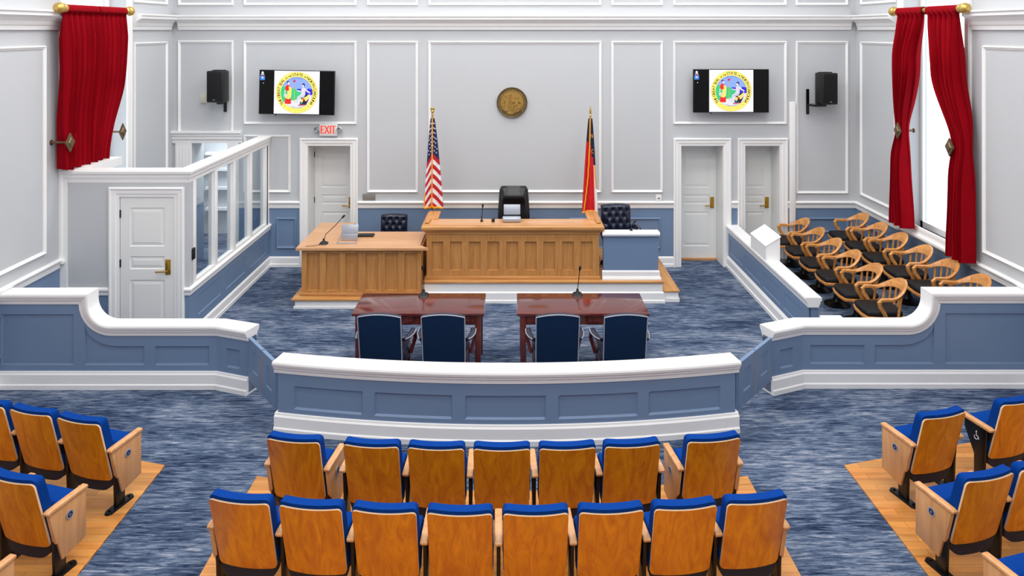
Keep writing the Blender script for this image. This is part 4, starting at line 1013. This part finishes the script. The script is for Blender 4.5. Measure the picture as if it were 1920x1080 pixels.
# ------------------------------------------------------------ jury chairs
def jury_proto():
    t = thing('jury_armchair', '', 'chair')
    MB().lathe([(.2, 0), (.2, .015), (.16, .03), (.08, .06), (.05, .12), (.045, .3), (.1, .34), (.1, .36), (.001, .36)], 16).build('pedestal', 'black_metal', t, smooth=True)
    def seatpoly(k): return [(-.25*k, .27*k), (-.27*k, .1*k), (-.25*k, -.2*k), (-.18*k, -.25*k), (.18*k, -.25*k), (.25*k, -.2*k), (.27*k, .1*k), (.25*k, .27*k), (.1*k, .3*k), (-.1*k, .3*k)]
    MB().prism(seatpoly(1), lambda x, y: (x, y, .36), lambda x, y: (x, y, .4)).build('seat_frame', 'jury_oak', t, bevel=.008)
    MB().prism(seatpoly(.97), lambda x, y: (x, y, .4), lambda x, y: (x*.95, y*.95, .465)).build('seat_cushion', 'black_vinyl', t, bevel=.022, seg=3)
    # bow: arms and crest in one bent rail
    rows = []; n = 36
    for i in range(n+1):
        a = PI*(i/n)                       # 0 right arm tip .. pi left arm tip
        k = abs(math.cos(a)); c = math.sin(a)
        if i < 8 or i > n-8:
            f = (8-i)/8 if i < 8 else (i-(n-8))/8; a8 = PI*8/n
            x = .285*math.cos(a8)/math.cos(a8)*1.0 if True else 0; x = .285-.012*(1-f)*1.6
            y = -.06+.16*f; sgn = 1 if i < 8 else -1; x *= sgn
        else:
            b = (i-8)/(n-16)*PI; x = .268*math.cos(b); y = -.06-.225*math.sin(b)
        e = 0 if (i < 8 or i > n-8) else math.sin((i-8)/(n-16)*PI)
        zt = .655+.175*e**1.5; hh = .04+.105*e**2; wd = .062-.03*e
        if i <= 1 or i >= n-1: wd *= .85
        nx, ny = (1, 0) if i < 8 else ((-1, 0) if i > n-8 else (math.cos((i-8)/(n-16)*PI), -math.sin((i-8)/(n-16)*PI)))
        lean = .04*e
        prof = [(-.5, 0, .006), (-.3, 0, 0), (.3, 0, 0), (.5, 0, .006), (.5, 1, -.006), (.3, 1, 0), (-.3, 1, 0), (-.5, 1, -.006)]
        rows.append([(x+nx*(wd*p+lean*(1-q)), y+ny*(wd*p+lean*(1-q)), zt-hh*q-dz) for p, q, dz in prof])
    m = MB(); m.grid(rows, closed=True); m.f += [list(range(8)), [n*8+i for i in range(8)]]; m.m += [0, 0]
    m.build('bow_rail', 'jury_oak', t, smooth=True, ang=50)
    for s in (-1, 1):
        MB().tube([(s*.285, .085, .64), (s*.285, .125, .6), (s*.283, .11, .54), (s*.275, .06, .47), (s*.27, .03, .41), (s*.265, .025, .37)], [.026, .03, .028, .027, .028, .028], 10).build('arm_post', 'jury_oak', t, smooth=True)
        MB().tube([(s*.245, -.14, .38), (s*.262, -.17, .66)], [.02, .016], 8).build('back_post', 'jury_oak', t, smooth=True)
    for i in range(5):
        b = PI*(.26+.12*i); x, y = .268*math.cos(b), -.06-.225*math.sin(b)
        MB().box(-.013, .013, -.008, .008, 0, 1, fn=lambda X, Y, Z: (x*(.82+.2*Z)+X, y*(.8+.22*Z)+Y, .4+(.735-.4)*Z)).build('spindle', 'jury_oak', t)
    return t
J0 = jury_proto(); first = True
ORD = ['nearest the back wall', 'second from the back wall', 'third from the back wall', 'third from the bar rail', 'second from the bar rail', 'nearest the bar rail']
for row, (xb, zf, ys, nm) in enumerate(((4.74, .15, [12.73, 12.12, 11.5, 10.88, 10.25, 9.62], 'in the row along the jury rail'), (5.56, .33, [12.36, 11.75, 11.15, 10.5, 9.88, 9.24], 'in the row under the window'))):
    for k, y in enumerate(ys):
        o = J0 if first else copy_tree(J0); first = False
        o.location = (xb, y, zf); o.rotation_euler = (0, 0, PI/2-.07); o.scale = (.93, .93, .96)
        o['label'] = 'oak bow-back jury armchair %s, %s' % (nm, ORD[k]); o['category'] = 'chair'; o['group'] = 'jury armchairs'

# ------------------------------------------------------------ audience seating
FLZ = .012
def plat(name, poly, label):
    tri = MB().prism(poly, lambda x, y: (x, y, 0), lambda x, y: (x, y, FLZ)); return struct(tri.build(name, 'oak_floor'), label)
XCc = -.09; R1 = 11.6
arcp = [(XCc+R1*math.sin(a), 6.70+R1-R1*math.cos(a)) for a in [(-2.29+4.58*i/24)/R1 for i in range(25)]]
plat('floor_seating_centre', [(XCc-2.29, 3.4)]+[(x, y) for x, y in arcp]+[(XCc+2.29, 3.4)], 'oak strip floor under the centre seats')
plat('floor_seating_left', [(-3.3, 3.4), (-3.3, 7.1), (XL, 7.83), (XL, 3.4)], 'oak strip floor under the booth-side seats')
plat('floor_seating_right', [(3.16, 3.4), (3.16, 7.1), (XR, 7.88), (XR, 3.4)], 'oak strip floor under the jury-side seats')
def shell(w_top, w_bot, z0, z1, y_fn, th, cr, nx=14, nz=14):
    """rounded, curved panel: returns front and back vertex grids"""
    A, B = [], []
    for j in range(nz+1):
        t_ = j/nz; z = z0+(z1-z0)*(.5-.5*math.cos(PI*t_)); f = (z-z0)/(z1-z0)
        hw = (w_bot+(w_top-w_bot)*f)/2; d = min(z-z0, z1-z)
        if d < cr: hw -= cr-math.sqrt(max(0, cr*cr-(cr-d)**2))
        ra, rb = [], []
        for i in range(nx+1):
            q = -1+2*i/nx; x = hw*q; y = y_fn(x, z); ra.append((x, y, z)); rb.append((x, y+th, z))
        A.append(ra); B.append(rb)
    return A, B
PER = lambda R: R[0]+[r[-1] for r in R[1:]]+R[-1][::-1][1:]+[r[0] for r in R[::-1]][1:-1]
def seat_meshes():
    D = {}
    yb = lambda x, z: .04-(z-.3)*.27-.035*(1-(x/.235)**2)
    A, B = shell(.452, .44, .245, .80, yb, .016, .028)
    m = MB(); m.grid(A); m.grid(B, 1); m.grid([PER(A), PER(B)], 1, closed=True); D['back_panel'] = (m, ['seat_wood', 'ply_edge'], dict(smooth=True, ang=40))
    A, B = shell(.455, .45, .28, .828, lambda x, z: yb(x, z)+.018, .075, .035)
    m = MB(); m.grid(A); m.grid(B); m.grid([PER(A), PER(B)], closed=True); D['back_cushion'] = (m, ['seat_blue'], dict(smooth=True, ang=60))
    A, B = shell(.47, .42, .15, .56, lambda x, z: yb(x, max(z, .25))+.016, .06, .08)
    m = MB(); m.grid(A); m.grid(B); m.grid([PER(A), PER(B)], closed=True); D['seat_shell'] = (m, ['navy_shell'], dict(smooth=True, ang=50))
    m = MB(); pr = [(.1, .22), (.2, .2), (.31, .47), (.315, .52), (.27, .545), (.12, .535), (.1, .45)]
    m.prism(pr, lambda y, z: (-.212, y, z), lambda y, z: (.212, y, z)); D['seat_cushion'] = (m, ['seat_blue'], dict(bevel=.025, seg=3))
    m = MB().prism([(-.02, .52), (.33, .535), (.345, .55), (.335, .567), (.0, .557), (-.03, .545)], lambda y, z: (-.028, y, z), lambda y, z: (.028, y, z)); D['armrest'] = (m, ['arm_wood'], dict(bevel=.012, seg=2))
    m = MB().prism([(.06, .0), (.16, .0), (.16, .25), (.26, .45), (.26, .525), (.03, .52), (.05, .3)], lambda y, z: (-.014, y, z), lambda y, z: (.014, y, z)); D['standard'] = (m, ['black_metal'], dict(bevel=.004))
    m = MB().prism([(x, y+.11) for x, y in rrect(.075, .3, .036, 5)], lambda x, y: (x, y, 0), lambda x, y: (x*.85, (y-.11)*.95+.11, .018))
    for y in (0, .22): m.lathe([(.012, .016), (.012, .028), (.001, .03)], 8, (0, y, 0))
    D['foot_plate'] = (m, ['black_metal'], dict(smooth=True))
    m = MB().prism([(-.01, .535), (.33, .54), (.33, .16), (.11, .12), (.07, .27), (.055, .27)], lambda y, z: (-.02, y, z), lambda y, z: (.016, y, z)); D['end_panel'] = (m, ['arm_wood'], dict(bevel=.005))
    return D
SD = seat_meshes(); SM = {}
for k, (m, mats, kw) in SD.items():
    o = m.build(k, mats, **kw); SM[k] = o.data; bpy.data.objects.remove(o)
def badge(letter, s):
    """round row badge on the outer face of an end panel; s = +1 right side, -1 left side"""
    x = s*.0215; f = lambda a, b, h: (x+s*h, .17-s*-a if False else .17+s*a, 0.43+b)
    m = MB(); m.prism(circ(.032, 20), lambda a, b: f(a, b, -.004), lambda a, b: f(a, b, .003), 0); m.prism(circ(.023, 18), lambda a, b: f(a, b, .002), lambda a, b: f(a, b, .0042), 1)
    g, a0, b0 = glyph(letter); m.add(g, lambda X, Y, Z: f((X-(a0+b0)/2)*.03, Y*.03-.01, .0048), 0)
    o = m.build('row_badge', ['badge_grey', 'badge_navy']); d = o.data; bpy.data.objects.remove(o); return d
BADGE = {(l, s): badge(l, s) for l in 'ABC' for s in (-1, 1)}
def wheel():
    m = MB(); f = lambda a, b: (-.0165, .13-a, .42+b)
    pts = [(0, .03), (0, .005), (.018, .004), (.026, -.02)]
    m.tube([f(*p) for p in pts], .0035, 5); m.tube([f(-.004+.018*math.cos(t), -.012+.018*math.sin(t)) for t in [math.radians(150+30*i) for i in range(8)]], .003, 5)
    m.lathe([(.006, -.002), (.006, .002)], 8, f(0, .042), axis='x')
    o = m.build('wheelchair_symbol', 'flag_white'); d = o.data; bpy.data.objects.remove(o); return d
WHEEL = wheel()
def link(name, data, parent, loc=(0,0,0), rz=0):
    o = bpy.data.objects.new(name, data); COL.objects.link(o); o.parent = parent; o.location = loc; o.rotation_euler = (0, 0, rz); return o
def seat(label, group, x, y, rz, left='arm', right=None, row='A', pitch=.523):
    t = thing('auditorium_seat', label, 'seat', (x, y, FLZ), rz, group)
    for k in ('back_panel', 'back_cushion', 'seat_shell', 'seat_cushion'): link(k, SM[k], t)
    for s, kind in ((-1, left), (1, right)):
        if not kind: continue
        px = s*(pitch/2-.004)
        link('armrest', SM['armrest'], t, (px, 0, 0))
        sd = link('standard', SM['standard'], t, (px-s*(.015 if kind == 'end' else 0), 0, 0)); link('foot_plate', SM['foot_plate'], sd)
        if kind == 'end':
            e = link('end_panel', SM['end_panel'], t, (px, 0, 0))
            link('row_badge', BADGE[(row, s)], e)
        if kind == 'access': link('wheelchair_symbol', WHEEL, sd)
    return t
def arc_row(y_mid, R, xs, lab, ends, row, group):
    n = len(xs)
    for i, x in enumerate(xs):
        a = (x-XCc)/R; lf, rt = ends[i]
        seat(lab(i, n), group, XCc+R*math.sin(a), y_mid+R-R*math.cos(a), a, lf, rt, row)
rank = ['', 'second', 'third', 'fourth', 'fifth']
def nm(i, n, rowtxt):
    if i == 0: return 'blue wooden-backed seat at the booth-side end of %s' % rowtxt
    if i == n-1: return 'blue wooden-backed seat at the jury-side end of %s' % rowtxt
    if n % 2 and i == n//2: return 'blue wooden-backed seat in the middle of %s' % rowtxt
    return 'blue wooden-backed seat, %s from the %s end of %s' % ((rank[i], 'booth-side', rowtxt) if i < n/2 else (rank[n-1-i], 'jury-side', rowtxt))
xs1 = [(p-960)*6.0/F for p in (546, 697, 819, 941, 1063, 1185, 1343)]
arc_row(6.04, R1, xs1, lambda i, n: nm(i, n, 'the row beside curved rail'),
        [('end', 'end'), ('access', None), ('arm', None), ('arm', None), ('arm', None), ('arm', 'arm'), ('end', 'end')], 'A', 'seats in the centre block')
xs2 = [(p-960)*5.2/F for p in [440+141*i for i in range(8)]]
arc_row(5.245, R1+.8, xs2, lambda i, n: nm(i, n, 'the second row behind curved rail'),
        [('end', None)]+[('arm', None)]*6+[('arm', 'end')], 'B', 'seats in the centre block')
th = math.radians(16)
def side_row(x, y, sg, n, row, lab, group, extra=None):
    for k in range(n):
        px, py = x+sg*k*.525*math.cos(th), y+k*.525*math.sin(th)
        if extra and k: px += sg*extra*math.cos(th); py += extra*math.sin(th)
        nd = 'end'; ot = 'arm' if not (extra and k) else 'access'
        a = nd if k == 0 else ot; far = 'arm' if (k == n-1 or (extra and k == 0)) else None
        seat(lab % ['on the aisle', 'second from the aisle', 'third from the aisle'][k], group, px, py, sg*th, *((far, a) if sg < 0 else (a, far)), row=row)
side_row(-3.68, 6.46, -1, 3, 'A', 'blue auditorium seat %s in the booth-side row nearest the bar rail', 'seats in the booth-side block')
side_row(-3.70, 5.63, -1, 2, 'B', 'blue auditorium seat %s in the second booth-side row', 'seats in the booth-side block')
side_row(-3.74, 4.84, -1, 1, 'C', 'blue auditorium seat %s in the third booth-side row', 'seats in the booth-side block')
side_row(3.72, 6.55, 1, 2, 'A', 'blue auditorium seat %s in the jury-side row nearest the bar rail', 'seats in the jury-side block', extra=.34)
side_row(3.545, 5.66, 1, 2, 'B', 'blue auditorium seat %s in the second jury-side row', 'seats in the jury-side block')
side_row(3.575, 4.86, 1, 1, 'C', 'blue auditorium seat %s in the third jury-side row', 'seats in the jury-side block')
